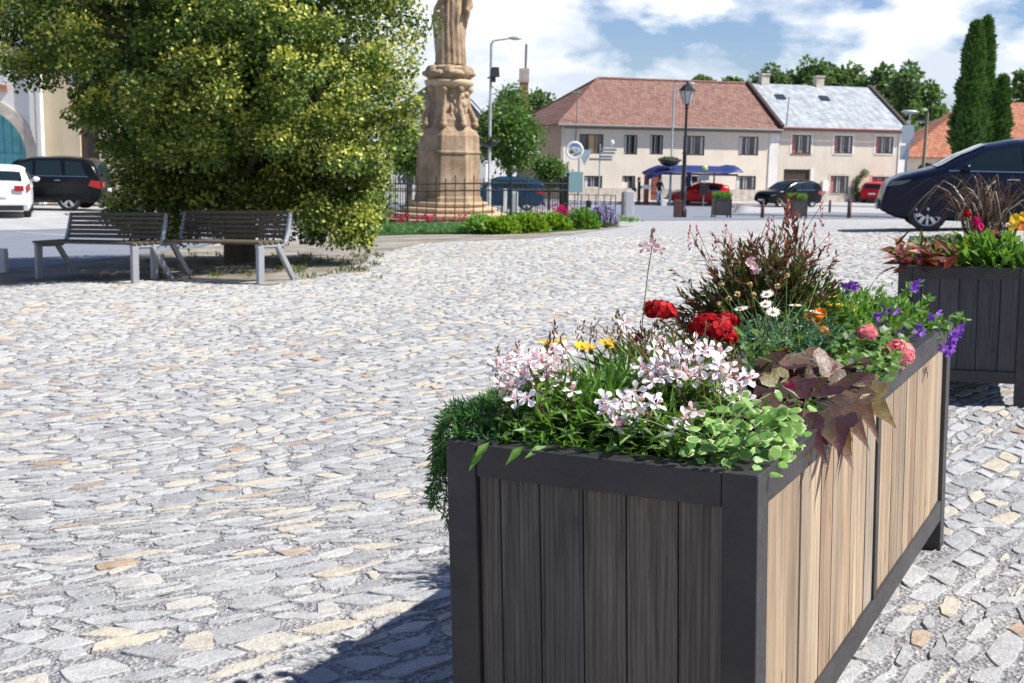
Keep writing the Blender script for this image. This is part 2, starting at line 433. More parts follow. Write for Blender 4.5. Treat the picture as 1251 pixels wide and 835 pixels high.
# ================================================================ cobblestones: every stone modelled as far as it can be told apart
def cobbles():
    random.seed(11)
    th = radians(44); ca, sa = cos(th), sin(th); verts = []; faces = []; sm = []
    def warp(a, b):
        x = a * ca - b * sa; y = a * sa + b * ca
        n1 = noise.noise(V(x * .33, y * .33, 3.1)); n2 = noise.noise(V(x * .33, y * .33, 9.7))
        n3 = noise.noise(V(x * 1.1, y * 1.1, 5.5)); n4 = noise.noise(V(x * 1.1, y * 1.1, 1.5))
        return x + n1 * .55 + n3 * .07, y + n2 * .8 + n4 * .07
    TAN = 626 / F * 1.12
    fx0, fy0 = 0, 0
    b = -8.0; row = 0
    while b < 34:
        hr = ru(.06, .115); a = -24.0 + ru(0, .3); 
        while a < 30:
            La = ru(.07, .18) * (1.35 if rnd() < .16 else 1)
            xc, yc = warp(a + La / 2, b + hr / 2)
            if 2.2 < yc < 22.4 and abs(xc) < yc * TAN + .5 and yc < verge_y(xc) + ru(-.15, .2):
                cells = [(a, a + La, b, b + hr)]
                if La > .17 and rnd() < .10: m = b + hr * ru(.4, .6); cells = [(a, a + La, b, m), (a, a + La, m, b + hr)]
                for (a0, a1, b0, b1) in cells:
                    g = ru(.001, .010); j = .026
                    cx_, cy_ = (a0 + a1) / 2, (b0 + b1) / 2; near = yc < 9
                    sk = ru(-.035, .035)
                    cs = [(a0 + g + ru(-.01, j) + sk, b0 + g + ru(-.005, j)), (a1 - g - ru(-.01, j) + sk, b0 + g + ru(-.005, j)),
                          (a1 - g - ru(-.01, j) - sk, b1 - g - ru(-.005, j)), (a0 + g + ru(-.01, j) - sk, b1 - g - ru(-.005, j))]
                    if rnd() < .42:   # a knocked-off corner
                        k = random.randrange(4); p, q, r = cs[k - 1], cs[k], cs[(k + 1) % 4]
                        t1, t2 = ru(.1, .35), ru(.1, .5)
                        cs[k:k + 1] = [(q[0] + (p[0] - q[0]) * t1, q[1] + (p[1] - q[1]) * t1), (q[0] + (r[0] - q[0]) * t2, q[1] + (r[1] - q[1]) * t2)]
                    ns = 3 if near else 2; ring = []
                    for k in range(len(cs)):
                        p, q = cs[k], cs[(k + 1) % len(cs)]
                        for i in range(ns):
                            t = i / ns; jx = ru(-.006, .006); jy = ru(-.006, .006)
                            ring.append((p[0] + (q[0] - p[0]) * t + jx, p[1] + (q[1] - p[1]) * t + jy))
                    if near:   # round the corners
                        ring = [((ring[i - 1][0] + ring[i][0] * 9 + ring[(i + 1) % len(ring)][0]) / 11, (ring[i - 1][1] + ring[i][1] * 9 + ring[(i + 1) % len(ring)][1]) / 11) for i in range(len(ring))]
                    h = ru(.003, .008); tx, ty = ru(-.025, .025), ru(-.025, .025); n = len(ring)
                    lv = ((1.02, -.012), (1.0, h * .7), (.965, h)) if near else ((1.0, -.01), (.96, h))
                    base = len(verts)
                    for (k, z) in lv:
                        for (ra, rb) in ring:
                            aa = cx_ + (ra - cx_) * k; bb = cy_ + (rb - cy_) * k
                            X, Y = warp(aa, bb); zz = z + ((aa - cx_) * tx + (bb - cy_) * ty if z > 0 else 0)
                            verts.append((X, Y, G(X, Y) + zz))
                    for r in range(len(lv) - 1):
                        for i in range(n):
                            i2 = (i + 1) % n
                            faces.append((base + r * n + i, base + r * n + i2, base + (r + 1) * n + i2, base + (r + 1) * n + i)); sm.append(True)
                    faces.append(tuple(range(base + (len(lv) - 1) * n, base + len(lv) * n))); sm.append(False)
            a += La
        b += hr; row += 1
    m = MB(); m.v = verts; m.f = faces; m.m = [0] * len(faces); m.sm = sm
    structure(m.build("cobblestone_paving", M_stone))
cobbles()
# ================================================================ planters
def wood_mat(name, cols, dark, grain=(.72, 1.18)):
    t = NT(name); o = t.obj(); r = t.isl()
    off = t.n('ShaderNodeCombineXYZ'); t.l(t.math('MULTIPLY', r, 37.0), off.inputs[0]); t.l(t.math('MULTIPLY', r, 19.0), off.inputs[1]); t.l(t.math('MULTIPLY', r, 11.0), off.inputs[2])
    base = t.ramp(r, [(i / (len(cols) - 1), c) for i, c in enumerate(cols)])
    m = t.mapping(o, (95, 95, 2.6), off.outputs[0])
    g1 = t.noise(1.0, 6, .72, m, .8)
    w = t.n('ShaderNodeTexWave'); w.wave_type = 'BANDS'; w.bands_direction = 'X'; w.inputs['Scale'].default_value = 1.1
    w.inputs['Distortion'].default_value = 9; w.inputs['Detail'].default_value = 3; w.inputs['Detail Scale'].default_value = .55
    t.l(t.mapping(o, (24, 24, 1.4), off.outputs[0]), w.inputs['Vector'])
    gr = t.ramp(g1, [(.3, (grain[0],) * 3), (.5, (1, 1, 1)), (.72, (grain[1],) * 3)])
    c = t.mix(1, base, gr, 'MULTIPLY')
    wr = t.ramp(w.outputs['Fac'], [(0, (.78, .77, .76)), (.35, (1, 1, 1)), (1, (1.08, 1.07, 1.06))])
    c = t.mix(.75, c, wr, 'MULTIPLY')
    big = t.ramp(t.noise(1, 4, .6, t.mapping(o, (7, 7, 1.6), off.outputs[0])), [(.3, (.78, .78, .80)), (.7, (1.2, 1.18, 1.14))])
    c = t.mix(.8, c, big, 'MULTIPLY')
    k = t.n('ShaderNodeTexVoronoi'); k.inputs['Scale'].default_value = 1; t.l(t.mapping(o, (16, 16, 4.2), off.outputs[0]), k.inputs['Vector'])
    km = t.ramp(k.outputs['Distance'], [(.05, dark), (.11, (1, 1, 1))])
    c = t.mix(.6, c, km, 'MULTIPLY')
    h = t.math('ADD', g1, t.math('MULTIPLY', w.outputs['Fac'], .5))
    return t.out(c, .82, 0, .18, t.bump(h, .55, .003))
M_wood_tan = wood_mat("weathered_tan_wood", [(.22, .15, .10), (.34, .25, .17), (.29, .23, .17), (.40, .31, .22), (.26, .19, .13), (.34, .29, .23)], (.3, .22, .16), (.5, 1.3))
M_wood_grey = wood_mat("grey_end_wood", [(.14, .118, .095), (.115, .10, .085), (.155, .13, .102), (.105, .095, .086), (.12, .108, .094)], (.5, .45, .42), (.45, 1.5))  # darker, greyer tone for the end boards than for the long sides
M_wood_dk = wood_mat("dark_grey_wood", [(.085, .085, .09), (.07, .07, .075), (.10, .10, .10)], (.55, .5, .5), (.6, 1.35))
def frame_mat():
    t = NT("dark_painted_steel"); o = t.obj()
    c = t.ramp(t.noise(7, 4, .6, o), [(.3, (.024, .023, .025)), (.7, (.036, .034, .036))])
    r = t.ramp(t.noise(26, 5, .8, o), [(.70, (0, 0, 0)), (.76, (1, 1, 1))])
    c = t.mix(r, c, (.16, .06, .035))
    d = t.ramp(t.noise(55, 3, .7, o), [(.35, (.38,) * 3), (.7, (.55,) * 3)])
    dust = t.ramp(t.noise(3.2, 6, .75, o), [(.45, (0, 0, 0)), (.75, (.5, .5, .5))]); c = t.mix(dust, c, (.10, .09, .08))
    return t.out(c, d, 0, .45, t.bump(t.noise(140, 2, .5, o), .15, .001))
M_frame = frame_mat()
def soil_mat():
    t = NT("potting_soil"); o = t.obj()
    c = t.ramp(t.noise(60, 5, .7, o), [(.3, (.02, .014, .01)), (.7, (.07, .05, .035))])
    return t.out(c, .95, 0, .1, t.bump(t.noise(50, 4, .7, o), 1, .01))
M_soil = soil_mat()
PW, PL_, PH = .6525, 2.08125, .75
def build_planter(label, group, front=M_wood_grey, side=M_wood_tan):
    r = thing("flower_planter", label, "planter", group=group)
    fw = .068; bz0, bz1 = .098, .166
    for (x, y) in ((-fw, 0), (-PW, 0), (-PW, PL_ - fw), (-fw, PL_ - fw)):
        m = MB(); m.bb(x, x + fw, y, y + fw, -.06, PH); m.build("corner_post", M_frame, r, bevel=.003)
    for (x0, x1, y0, y1) in ((-PW + fw + .001, -fw - .001, .002, fw), (-PW + fw + .001, -fw - .001, PL_ - fw, PL_ - .002), (-fw, -.002, fw + .001, PL_ - fw - .001), (-PW + .002, -PW + fw, fw + .001, PL_ - fw - .001)):
        m = MB(); m.bb(x0, x1, y0, y1, PH - fw, PH - .0015); m.build("top_rail", M_frame, r, bevel=.003)
        m = MB(); m.bb(x0, x1, y0, y1, bz0, bz1); m.build("bottom_rail", M_frame, r, bevel=.003)
    for s in (0, 1):
        x0 = -.030 if s == 0 else -PW + .004
        m = MB(); m.bb(x0, x0 + .026, PL_ / 2 - .0175, PL_ / 2 + .0175, bz1 + .001, PH - fw - .001); m.build("divider", M_frame, r, bevel=.002)
    def planks(a, b, widths):
        out = []; q = a; tot = sum(widths)
        for wv in widths: e = q + (b - a) * wv / tot; out.append((q, e)); q = e
        return out
    for y0 in (.012, PL_ - .034):
        m = MB()
        for (a, b) in planks(-PW + fw, -fw, (28, 52, 55, 53, 62, 51)):
            d = ru(0, .004); m.bb(a + .0016, b - .0016, y0 + d, y0 + .02 + d, bz1 - .01, PH - fw + .01)
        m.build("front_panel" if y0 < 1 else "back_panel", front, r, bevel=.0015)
    for x0 in (-.034, -PW + .012):
        for (s0, s1) in ((fw, PL_ / 2 - .0175), (PL_ / 2 + .0175, PL_ - fw)):
            m = MB()
            for (a, b) in planks(s0 - .004, s1 + .004, [ru(.8, 1.25) for _ in range(11)]):
                d = ru(0, .004); m.bb(x0 + d, x0 + .02 + d, a + .0018, b - .0018, bz1 - .01, PH - fw + .01)
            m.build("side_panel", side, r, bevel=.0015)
    m = MB()
    for (x0, x1, y0, y1) in ((-PW + .042, -.042, .040, .046), (-PW + .042, -.042, PL_ - .046, PL_ - .040), (-.046, -.040, .048, PL_ - .048), (-PW + .040, -PW + .046, .048, PL_ - .048)): m.bb(x0, x1, y0, y1, .11, PH - .07)
    m.build("gap_light_block", M_soil, r)  # unseen, added to stop sunlight coming through the plank gaps
    m = MB(); n = 26; k = 10
    for i in range(n + 1):
        for j in range(k + 1):
            x = -.036 - (PW - .072) * j / k; y = .036 + (PL_ - .072) * i / n
            m.v.append((x, y, PH - .05 + .03 * noise.noise(V(x * 9, y * 9, 0))))
    for i in range(n):
        for j in range(k):
            c = i * (k + 1) + j; m.f.append((c, c + 1, c + k + 2, c + k + 1)); m.m.append(0); m.sm.append(True)
    m.build("soil", M_soil, r)
    return r
random.seed(3)
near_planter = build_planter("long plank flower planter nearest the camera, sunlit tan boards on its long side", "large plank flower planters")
C0 = V(.44346, 2.12494, .79668)
EX, EY, EZ = V(.8799, -.4738, .0341).normalized(), None, V(-.0382, .0008, .9993).normalized()
EY = EZ.cross(EX).normalized(); EX = EY.cross(EZ)
def orient(o, ex, ey, ez, loc):
    o.matrix_world = Matrix((ex, ey, ez)).transposed().to_4x4(); o.matrix_world.translation = loc
orient(near_planter, EX, EY, EZ, C0 - PH * EZ)
def PP(u, v, h=0): return C0 - u * EX + v * EY + h * EZ
right_planter = build_planter("long plank flower planter behind the near one, its dark grey end board facing the camera", "large plank flower planters", M_wood_dk, M_wood_tan)
g = at(1256, 499); ang = radians(19)
ex2 = V(cos(ang), -sin(ang), .035).normalized(); ez2 = V(-.035, 0, 1).normalized(); ey2 = ez2.cross(ex2).normalized(); ex2 = ey2.cross(ez2); ZS = .915
RP0 = Vector(g) + ez2 * .03
orient(right_planter, ex2, ey2, ez2 * ZS, RP0)
def RR(u, v, h=0): return RP0 - u * ex2 + v * ey2 + (PH * ZS + h) * ez2
# ================================================================ plants in the near planter
class Plant:
    "an Empty at the plant's base; meshes are written in world coordinates and moved to it"
    def __init__(s, name, label, cat, base, group=None):
        s.base = Vector(base); s.r = thing(name, label, cat, s.base, 0, group)
    def part(s, name, mb, mats, parent=None):
        if not mb.v: return None
        b = s.base; mb.v = [(v[0] - b.x, v[1] - b.y, v[2] - b.z) for v in mb.v]
        return mb.build(name, mats, parent or s.r)
UP = V(0, 0, 1); TOCAM = V(-.2, -.95, .25).normalized()
L_green = leafy("leaf_green", [(.04, .09, .018), (.075, .155, .025), (.125, .215, .035), (.055, .12, .025)], .32)
L_bright = leafy("leaf_bright", [(.07, .17, .025), (.12, .25, .04), (.17, .30, .06), (.08, .18, .03)], .35)
L_fern = leafy("leaf_fern", [(.03, .10, .025), (.06, .17, .04), (.11, .25, .06)], .3)
L_blue = leafy("leaf_bluegreen", [(.04, .12, .07), (.07, .18, .10), (.10, .23, .12)], .25)
L_dark = leafy("leaf_darkgreen", [(.03, .06, .014), (.05, .095, .02), (.08, .13, .025), (.08, .05, .02)], .25)
L_maroon = leafy("leaf_maroon", [(.12, .03, .022), (.18, .045, .03), (.12, .07, .025), (.08, .03, .018)], .3)
L_olive = leafy("leaf_olive", [(.07, .11, .02), (.12, .15, .03), (.10, .07, .025)], .3)
L_var = leafy("leaf_cream_edge", [(.55, .58, .32), (.70, .72, .46), (.40, .5, .2)], .25, tmul=1.0)
L_varg = leafy("leaf_variegated", [(.12, .27, .06), (.20, .38, .09), (.30, .48, .14)], .3)
L_stem = plain("stem_green", (.13, .19, .06), .6, scale=30)
L_rstem = plain("stem_red", (.17, .08, .05), .6, scale=30)
P_white = petal("petal_white", (.88, .87, .87), (.90, .83, .84), .2)
P_pinkish = petal("petal_pinkish", (.80, .42, .46), (.85, .65, .66))
P_bud = petal("bud_red", (.42, .07, .08), (.6, .2, .18), .15)
P_budbrown = petal("bud_brown", (.20, .10, .05), (.33, .20, .10), .15)
P_yellow = petal("petal_yellow", (.85, .48, .015), (.9, .62, .03))
P_red = petal("petal_red", (.26, .002, .006), (.55, .006, .012), .2)
P_pink = petal("petal_pink", (.80, .12, .15), (.92, .50, .52))
P_orange = petal("petal_orange", (.75, .14, .012), (.85, .27, .02))
P_purple = petal("petal_purple", (.19, .05, .45), (.35, .14, .62))
P_lilac = petal("petal_lilac", (.45, .35, .70), (.60, .52, .8))
P_magenta = petal("petal_magenta", (.62, .01, .13), (.78, .04, .25))
P_cream = plain("flower_centre", (.6, .42, .08), .7, scale=80)
P_tan = petal("seed_head_tan", (.42, .27, .10), (.55, .40, .2), .1)

def rosette(mb, c, ax, n, L, W, cone=.35, mi=0, jit=.2, cup=.12, broad=True):
    "petals round an axis"
    ax = ax.normalized(); a = ax.orthogonal().normalized(); b = ax.cross(a); t0 = ru(0, 6)
    for k in range(n):
        t = t0 + 2 * pi * (k + ru(-jit, jit)) / n
        d = (a * cos(t) + b * sin(t)) + ax * cone; d.normalize(); l = L * ru(.85, 1.12); s = d.cross(ax).normalized(); nn = s.cross(d)
        w = W * ru(.85, 1.1) / 2
        if broad:
            p0 = c; p1 = c + d * l * .35 + s * w * .35; p2 = c + d * l * .72 + s * w + nn * cup * l; p3 = c + d * l + s * w * .4
            p4 = c + d * l - s * w * .4; p5 = c + d * l * .72 - s * w + nn * cup * l; p6 = c + d * l * .35 - s * w * .35
            mb.add([p0, p1, p2, p3, p4, p5, p6], [(0, 1, 2, 3, 4, 5, 6)], mi)
        else: mb.add([c, c + d * l * .5 + s * w, c + d * l, c + d * l * .5 - s * w], [(0, 1, 2, 3)], mi)
def petalball(mb, c, r, n, ps, mi=0, squash=.8, lo=-.5):
    for _ in range(n):
        d = rdir(lo, 1); p = c + V(d.x * r, d.y * r, d.z * r * squash) * ru(.72, 1.0)
        t = (d + rdir() * .9).normalized(); s = t.cross(d)
        if s.length < .05: continue
        s.normalize(); q = ps * ru(.7, 1.2); u = d.cross(s)
        u = (u + d * ru(-.1, .6)).normalized()
        mb.add([p - u * q * .5, p - u * q * .1 + s * q * .55, p + u * q * .45 + s * q * .45, p + u * q * .6, p + u * q * .45 - s * q * .45, p - u * q * .1 - s * q * .55], [(0, 1, 2, 3, 4, 5)], mi)
def arc(a, b, sag=.0, bend=None, n=6):
    a = Vector(a); b = Vector(b); out = []
    for i in range(n + 1):
        t = i / n; p = a.lerp(b, t) + UP * (sag * 4 * t * (1 - t))
        if bend: p += bend * (t * (1 - t) * 4)
        out.append(p)
    return out
def bush(mb, c, R, n, L, W, up=.5, shell=.55, mi=0, fold=.15, droop=.2, kind=leaf, seed=None):
    c = Vector(c)
    for _ in range(n):
        d = rdir(-.25, 1); q = ru(shell, 1); p = c + V(d.x * R[0] * q, d.y * R[1] * q, d.z * R[2] * q)
        dd = (d + rdir() * .6 + UP * up).normalized(); l = L * ru(.65, 1.25)
        if kind is leaf: leaf(mb, p, dd, (d + UP * .8 + rdir() * .5), l, W * l / L * ru(.8, 1.2), fold, droop, mi)
        else: quadleaf(mb, p, dd, (d + UP * .5 + rdir() * .7), l, W * l / L, mi)

# ---- trailing fern-leaved plant over the left corner
random.seed(21)
pl = Plant("trailing_fern", "feathery green trailing plant spilling over the left corner of the near planter", "plant", PP(.56, .12, -.04))
m = MB(); st = MB()
def feathery(pts, hair=.028, den=170):
    st.tube(pts, .0012, 3, cap=False)
    L = sum((pts[i + 1] - pts[i]).length for i in range(len(pts) - 1)); N_ = int(L * den)
    for k in range(N_):
        t = (k + rnd()) / N_ * (len(pts) - 1); i = min(int(t), len(pts) - 2); p = pts[i].lerp(pts[i + 1], t - i)
        d0 = (pts[i + 1] - pts[i]).normalized()
        for _ in range(4):
            d = (rdir() + d0 * .55).normalized(); quadleaf(m, p, d, rdir(), hair * ru(.6, 1.1), .0035)
for k in range(135):
    a = PP(ru(.40, .64), ru(.03, .42), -.03)
    if k < 34:      # hanging outside the left face
        v = ru(.02, .42); tx = ru(.0, .055); drop = ru(.04, .20) * (1 - v * .9) * (1.5 if k % 9 == 0 else 1)
        e = PP(PW + .015 + tx, v - .02, -drop); mid = PP(PW + .0 + tx * .8, v, .035 + rnd() * .02)
        feathery([a, a.lerp(mid, .6) + UP * .03, mid, mid.lerp(e, .4) - EX * .012, mid.lerp(e, .75), e])
    else:
        e = a + V(ru(-.08, .04), ru(-.03, .03), ru(.01, .06)); feathery([a, a.lerp(e, .5) + UP * .015, e])
pl.part("foliage", m, L_fern); pl.part("stems", st, L_stem)

# ---- gaura
def gaura(label, base, flowers, Y0, spikes, nleaf, c, R, dark=False):
    pl = Plant("gaura", label, "flower", base, "white and pink gaura plants")
    lv = MB(); st = MB(); bd = MB()
    flowers = list(flowers) + [(px + ru(-17, 17), py + ru(-12, 14)) for (px, py) in flowers if rnd() < .6]
    for (px, py) in flowers:
        Yf = Y0 + ru(-.09, .09) - (.13 if py > 484 else 0); f = P(px, py, Yf)
        a = pl.base + V(ru(-.09, .09), ru(-.08, .08), -.01); pts = arc(a, f - V(0, 0, .004), .02, V(ru(-.02, .02), 0, 0)); st.tube(pts, .0012, 3, cap=False)
        for _ in range(10):
            t = ru(.1, .85); i = int(t * 6); p = pts[i].lerp(pts[i + 1], t * 6 - i)
            leaf(lv, p, (rdir() + UP * .6), UP + rdir() * .5, ru(.03, .055), ru(.006, .011), .2, .3)
        for q in range(random.choice((1, 1, 2))):
            fm = MB(); ff = f + V(ru(-.024, .024), ru(-.02, .02), ru(-.024, .024)) * (q > 0); ax = (TOCAM + SUN * .5 + rdir() * .6).normalized()
            rosette(fm, ff, ax, 4, .023, .0135, .15, 0, .2, .1)
            for _ in range(5): fm.add([ff, ff + (ax + rdir() * .5) * .014, ff + (ax + rdir() * .5) * .014 + V(.001, 0, .001)], [(0, 1, 2)], 1)
            for _ in range(2):
                d = (rdir() - UP * .3).normalized(); quadleaf(fm, ff - d * .002, d, rdir(), .016, .004, 1)
            pl.part("flower", fm, [P_white if rnd() < .93 else P_pinkish, P_pinkish])
    for (px, py) in spikes:
        e = P(px, py, Y0 + ru(-.06, .06)); a = pl.base + V(ru(-.06, .06), ru(-.06, .06), 0); pts = arc(a, e, .01, V(ru(-.02, .02), 0, 0)); st.tube(pts, .0011, 3, cap=False)
        bd = MB()
        for k in range(10):
            p = e - UP * (.007 * k) + rdir() * .003; d = (UP * 1.2 + rdir() * .8).normalized()
            quadleaf(bd, p, d, TOCAM, ru(.010, .02), .0042, 0); quadleaf(bd, p, d, V(1, 0, 0), ru(.010, .018), .0042, 0)
        pl.part("bud_spike", bd, P_budbrown)
    for _ in range(nleaf):
        d = rdir(-.1, 1); p = c + V(d.x * R[0], d.y * R[1], d.z * R[2]) * ru(.15, 1)
        leaf(lv, p, (rdir(-.3, 1) + UP * .7 + d * .6), UP + TOCAM + rdir() * .6, ru(.035, .07), ru(.007, .013), .2, ru(.1, .7))
    pl.part("foliage", lv, L_green if dark else L_bright); pl.part("stems", st, L_rstem)
    return pl
random.seed(31)
gaura("white and pink gaura with thin reddish bud stems at the near planter's left end", PP(.46, .2, -.04),
      [(674, 443), (646, 449), (625, 455), (684, 465), (612, 470), (632, 438), (660, 470), (676, 430), (640, 462), (690, 452), (655, 437), (618, 446), (668, 458), (700, 478), (636, 475), (652, 484)], 2.5,
      [(607, 428), (634, 420), (645, 432), (677, 395), (672, 412), (610, 460), (622, 486), (612, 500), (684, 410), (662, 432)], 300, PP(.40, .24, .02), (.14, .10, .085))
gaura("white and pink gaura in full flower above the near corner of the near planter", PP(.27, .3, -.04),
      [(746, 496), (754, 519), (779, 490), (797, 491), (768, 502), (846, 503), (807, 459), (815, 440), (830, 430), (838, 455), (855, 449), (871, 458), (799, 427), (817, 468), (844, 440),
       (878, 452), (889, 462), (907, 475), (896, 484), (848, 502), (810, 432), (785, 448), (862, 434), (826, 462), (797, 466), (790, 452), (900, 466), (884, 476), (866, 470), (820, 447), (805, 448), (738, 488), (912, 490), (776, 520), (760, 488), (835, 440), (852, 462), (880, 440)], 2.52,
      [(862, 400), (790, 405), (835, 405), (755, 398), (812, 398), (849, 412), (878, 418), (770, 410), (895, 425), (822, 410)], 520, PP(.36, .34, .01), (.17, .16, .10))
gaura("small white gaura sprigs between the near planter's yellow and red flowers", PP(.42, .62, -.04),
      [(767, 417), (762, 402), (781, 436), (772, 430), (790, 418), (752, 428), (800, 415), (812, 422)], 2.95,
      [(752, 384), (757, 392), (728, 394), (705, 402), (722, 400), (783, 398), (800, 392), (742, 404), (712, 396)], 380, PP(.42, .56, .03), (.17, .14, .09), True)
# one tall stem
pl = Plant("tall_gaura", "single tall gaura stem with one pale pink flower rising above the red geraniums", "flower", PP(.47, .75, -.04), "white and pink gaura plants")
st = MB(); fm = MB(); bd = MB(); e = P(797, 300, 3.0)
pts = [pl.base, P(781, 440, 3.0), P(786, 380, 3.0), P(792, 330, 3.0), e]; st.tube(pts, .0014, 4)
for q in ((788, 303), (799, 302), (806, 305), (795, 300)): rosette(fm, P(q[0], q[1], 3.0), (TOCAM + rdir() * .6), 4, .017, .01, .3)
pl.part("flower", fm, P_pinkish)
for k in range(9): quadleaf(bd, e + UP * (.004 * k) + rdir() * .004, (UP + rdir() * .5), TOCAM, .018, .005)
pl.part("buds", bd, P_budbrown); pl.part("stems", st, L_stem)

# ---- yellow gazanias
random.seed(41)
pl = Plant("yellow_gazania", "yellow gazania with flat open flowers and long narrow leaves behind the left gaura", "flower", PP(.44, .42, -.04))
lv = MB(); st = MB()
for (px, py, r) in ((668, 421, .024), (686, 419, .022), (712, 425, .027), (722, 427, .022), (741, 420, .024), (747, 424, .02), (697, 455, .014)):
    f = P(px, py, 2.82 + ru(-.05, .05)); fm = MB(); ax = (UP + TOCAM * .25 + rdir() * .25).normalized()
    rosette(fm, f, ax, 14, r, r * .36, .28, 0, .1, .02, False); fm.ball(f + ax * .003, .005, 1, 6, 4)
    fl = pl.part("flower", fm, [P_yellow, P_cream]); st.tube(arc(pl.base + V(ru(-.05, .05), 0, 0), f, .01), .0017, 4, cap=False)
    st.ball(f - ax * .006, (.006, .006, .008), 0, 6, 4)
for _ in range(420):
    a = PP(ru(.27, .56), ru(.3, .62), -.02); e = a + V(ru(-.05, .05), ru(-.04, .04), ru(.06, .125)); mid = a.lerp(e, .5) + rdir() * .012
    blade(lv, [a, mid, e], ru(.008, .014), 0, rdir())
pl.part("foliage", lv, L_green); pl.part("stems", st, L_stem)

# ---- red geraniums
random.seed(51)
pl = Plant("red_geranium", "red geranium with deep crimson round flower heads in the middle of the near planter", "flower", PP(.38, .85, -.04))
lv = MB(); st = MB()
for (px, py, r, n) in ((806, 381, .043, 230), (868, 401, .055, 340), (884, 412, .036, 150), (776, 414, .020, 50), (889, 392, .028, 90)):
    f = P(px, py, 3.05 + ru(-.05, .05)); fm = MB(); petalball(fm, f, r, n, .0145, 0, .66, -.35)
    pl.part("flower_head", fm, P_red); st.tube(arc(pl.base + V(ru(-.08, .08), 0, 0), f - UP * .02, .02), .0028, 5, cap=False)
    for _ in range(7): quadleaf(st, f - UP * .015 + rdir() * .018, (-UP + rdir()).normalized(), rdir(), .02, .006)
def roundleaf(mb, c, nrm, r, mi=0, lob=8, wav=.12, cup=.15):
    nrm = nrm.normalized(); a = nrm.orthogonal().normalized(); b = nrm.cross(a); t0 = ru(0, 6); vs = [c]; n = lob * 2
    for k in range(n):
        t = t0 + 2 * pi * k / n; rr = r * (1 + wav * (1 if k % 2 else -1)); vs.append(c + (a * cos(t) + b * sin(t)) * rr + nrm * (cup * r + ru(-.1, .1) * r))
    mb.add(vs, [(0, k + 1, (k + 1) % n + 1) for k in range(n)], mi)
for _ in range(120):
    c = PP(ru(.2, .56), ru(.7, 1.05), ru(-.02, .11)); roundleaf(lv, c, UP + rdir() * .8 + TOCAM * .3, ru(.011, .019))
for (px, py) in ((757, 380), (802, 395), (815, 400), (844, 405), (790, 402), (824, 392), (833, 408), (852, 420)):
    f = P(px, py + 8, 3.0); st.tube([pl.base, f.lerp(pl.base, .3), f], .0015, 4, cap=False)
    for _ in range(9): quadleaf(st, f + rdir() * .006, (UP + rdir() * .8).normalized(), rdir(), .02, .005)
pl.part("foliage", lv, L_green); pl.part("stems", st, L_olive)

# ---- dark red leaved gaura bush
random.seed(61)
pl = Plant("red_leaved_shrub", "tall bush with maroon tipped narrow leaves in the far half of the near planter", "plant", PP(.44, 1.42, -.04))
lo = MB(); hi = MB(); st = MB(); bd = MB(); f0 = pl.base
out = [(822, 330, 3.55), (850, 300, 3.6), (870, 285, 3.6), (905, 300, 3.65), (935, 285, 3.7), (958, 268, 3.7), (975, 262, 3.7), (990, 285, 3.7), (1008, 300, 3.7), (1022, 312, 3.7), (840, 355, 3.5), (1016, 335, 3.6)]
for k in range(260):
    if k < len(out): e = P(*out[k])
    else:
        px = ru(822, 1022); c_ = abs(px - 925) / 105; top = 288 + 62 * c_ ** 2.2 + (18 if px < 880 else 0) - (14 if 940 < px < 1000 else 0)
        e = P(px, top + ru(0, 1) ** 1.1 * 95, 3.62 + ru(-.2, .2))
    a = f0 + V(ru(-.11, .11), ru(-.12, .12), 0); pts = arc(a, e, 0, V(ru(-.01, .01), 0, 0) + (e - a).cross(V(0, 1, 0)) * ru(-.03, .03), 8)
    st.tube(pts, [.0022, .0021, .002, .0019, .0017, .0015, .0013, .0012, .001], 3, cap=False)
    n = 34
    for i in range(n):
        t = .22 + .78 * (i + rnd()) / n; q = t * 8; ii = min(7, int(q)); p = pts[ii].lerp(pts[ii + 1], q - ii); d0 = (pts[ii + 1] - pts[ii]).normalized()
        d = (d0 * 1.1 + rdir() * .85).normalized(); l = ru(.030, .052) * (1.1 - .42 * t)
        leaf(hi if t > ru(.66, 1.08) else lo, p, d, UP + rdir(), l, l * .27, .2, .2)
for k in range(1500):
    d = rdir(-.5, 1); p = f0 + V(.02, 0, .13) + V(d.x * .21, d.y * .17, d.z * .15) * ru(.2, 1)
    leaf(lo, p, (d + UP * .6 + rdir() * .6), UP + rdir(), ru(.025, .045), .009, .2, .2)
for (px, py) in ((842, 280), (851, 278), (886, 274), (873, 290), (893, 290), (939, 265), (945, 268), (960, 270), (1004, 250), (996, 275), (1012, 288), (918, 290), (984, 268), (964, 246)):
    bd = MB(); e = P(px, py, 3.62 + ru(-.1, .1)); a = f0 + V(ru(-.08, .08), 0, 0); st.tube(arc(a, e, 0, V(ru(-.02, .02), 0, 0)), .001, 3, cap=False)
    for i in range(12): quadleaf(bd, e - UP * .006 * i + rdir() * .003, (UP + rdir() * .6).normalized(), rdir(), .014, .006)
    pl.part("bud_spike", bd, P_bud)
e = P(963, 240, 3.3); a = PP(.3, 1.2)
for i in range(26): leaf(hi, P(963 + i * .35 + ru(-5, 5), 245 + i * 2.2, 3.55), (UP * 1.1 + rdir() * .8), TOCAM + rdir() * .3, .034, .010)
fm = MB()
for q in ((918, 318), (921, 326), (924, 331), (915, 322)): rosette(fm, P(q[0], q[1], 3.42), TOCAM + rdir() * .5, 5, .013, .011, .3)
pl.part("foliage", lo, L_dark); pl.part("shoots", hi, L_maroon); pl.part("stems", st, L_rstem); pl.part("flower", fm, P_pinkish)

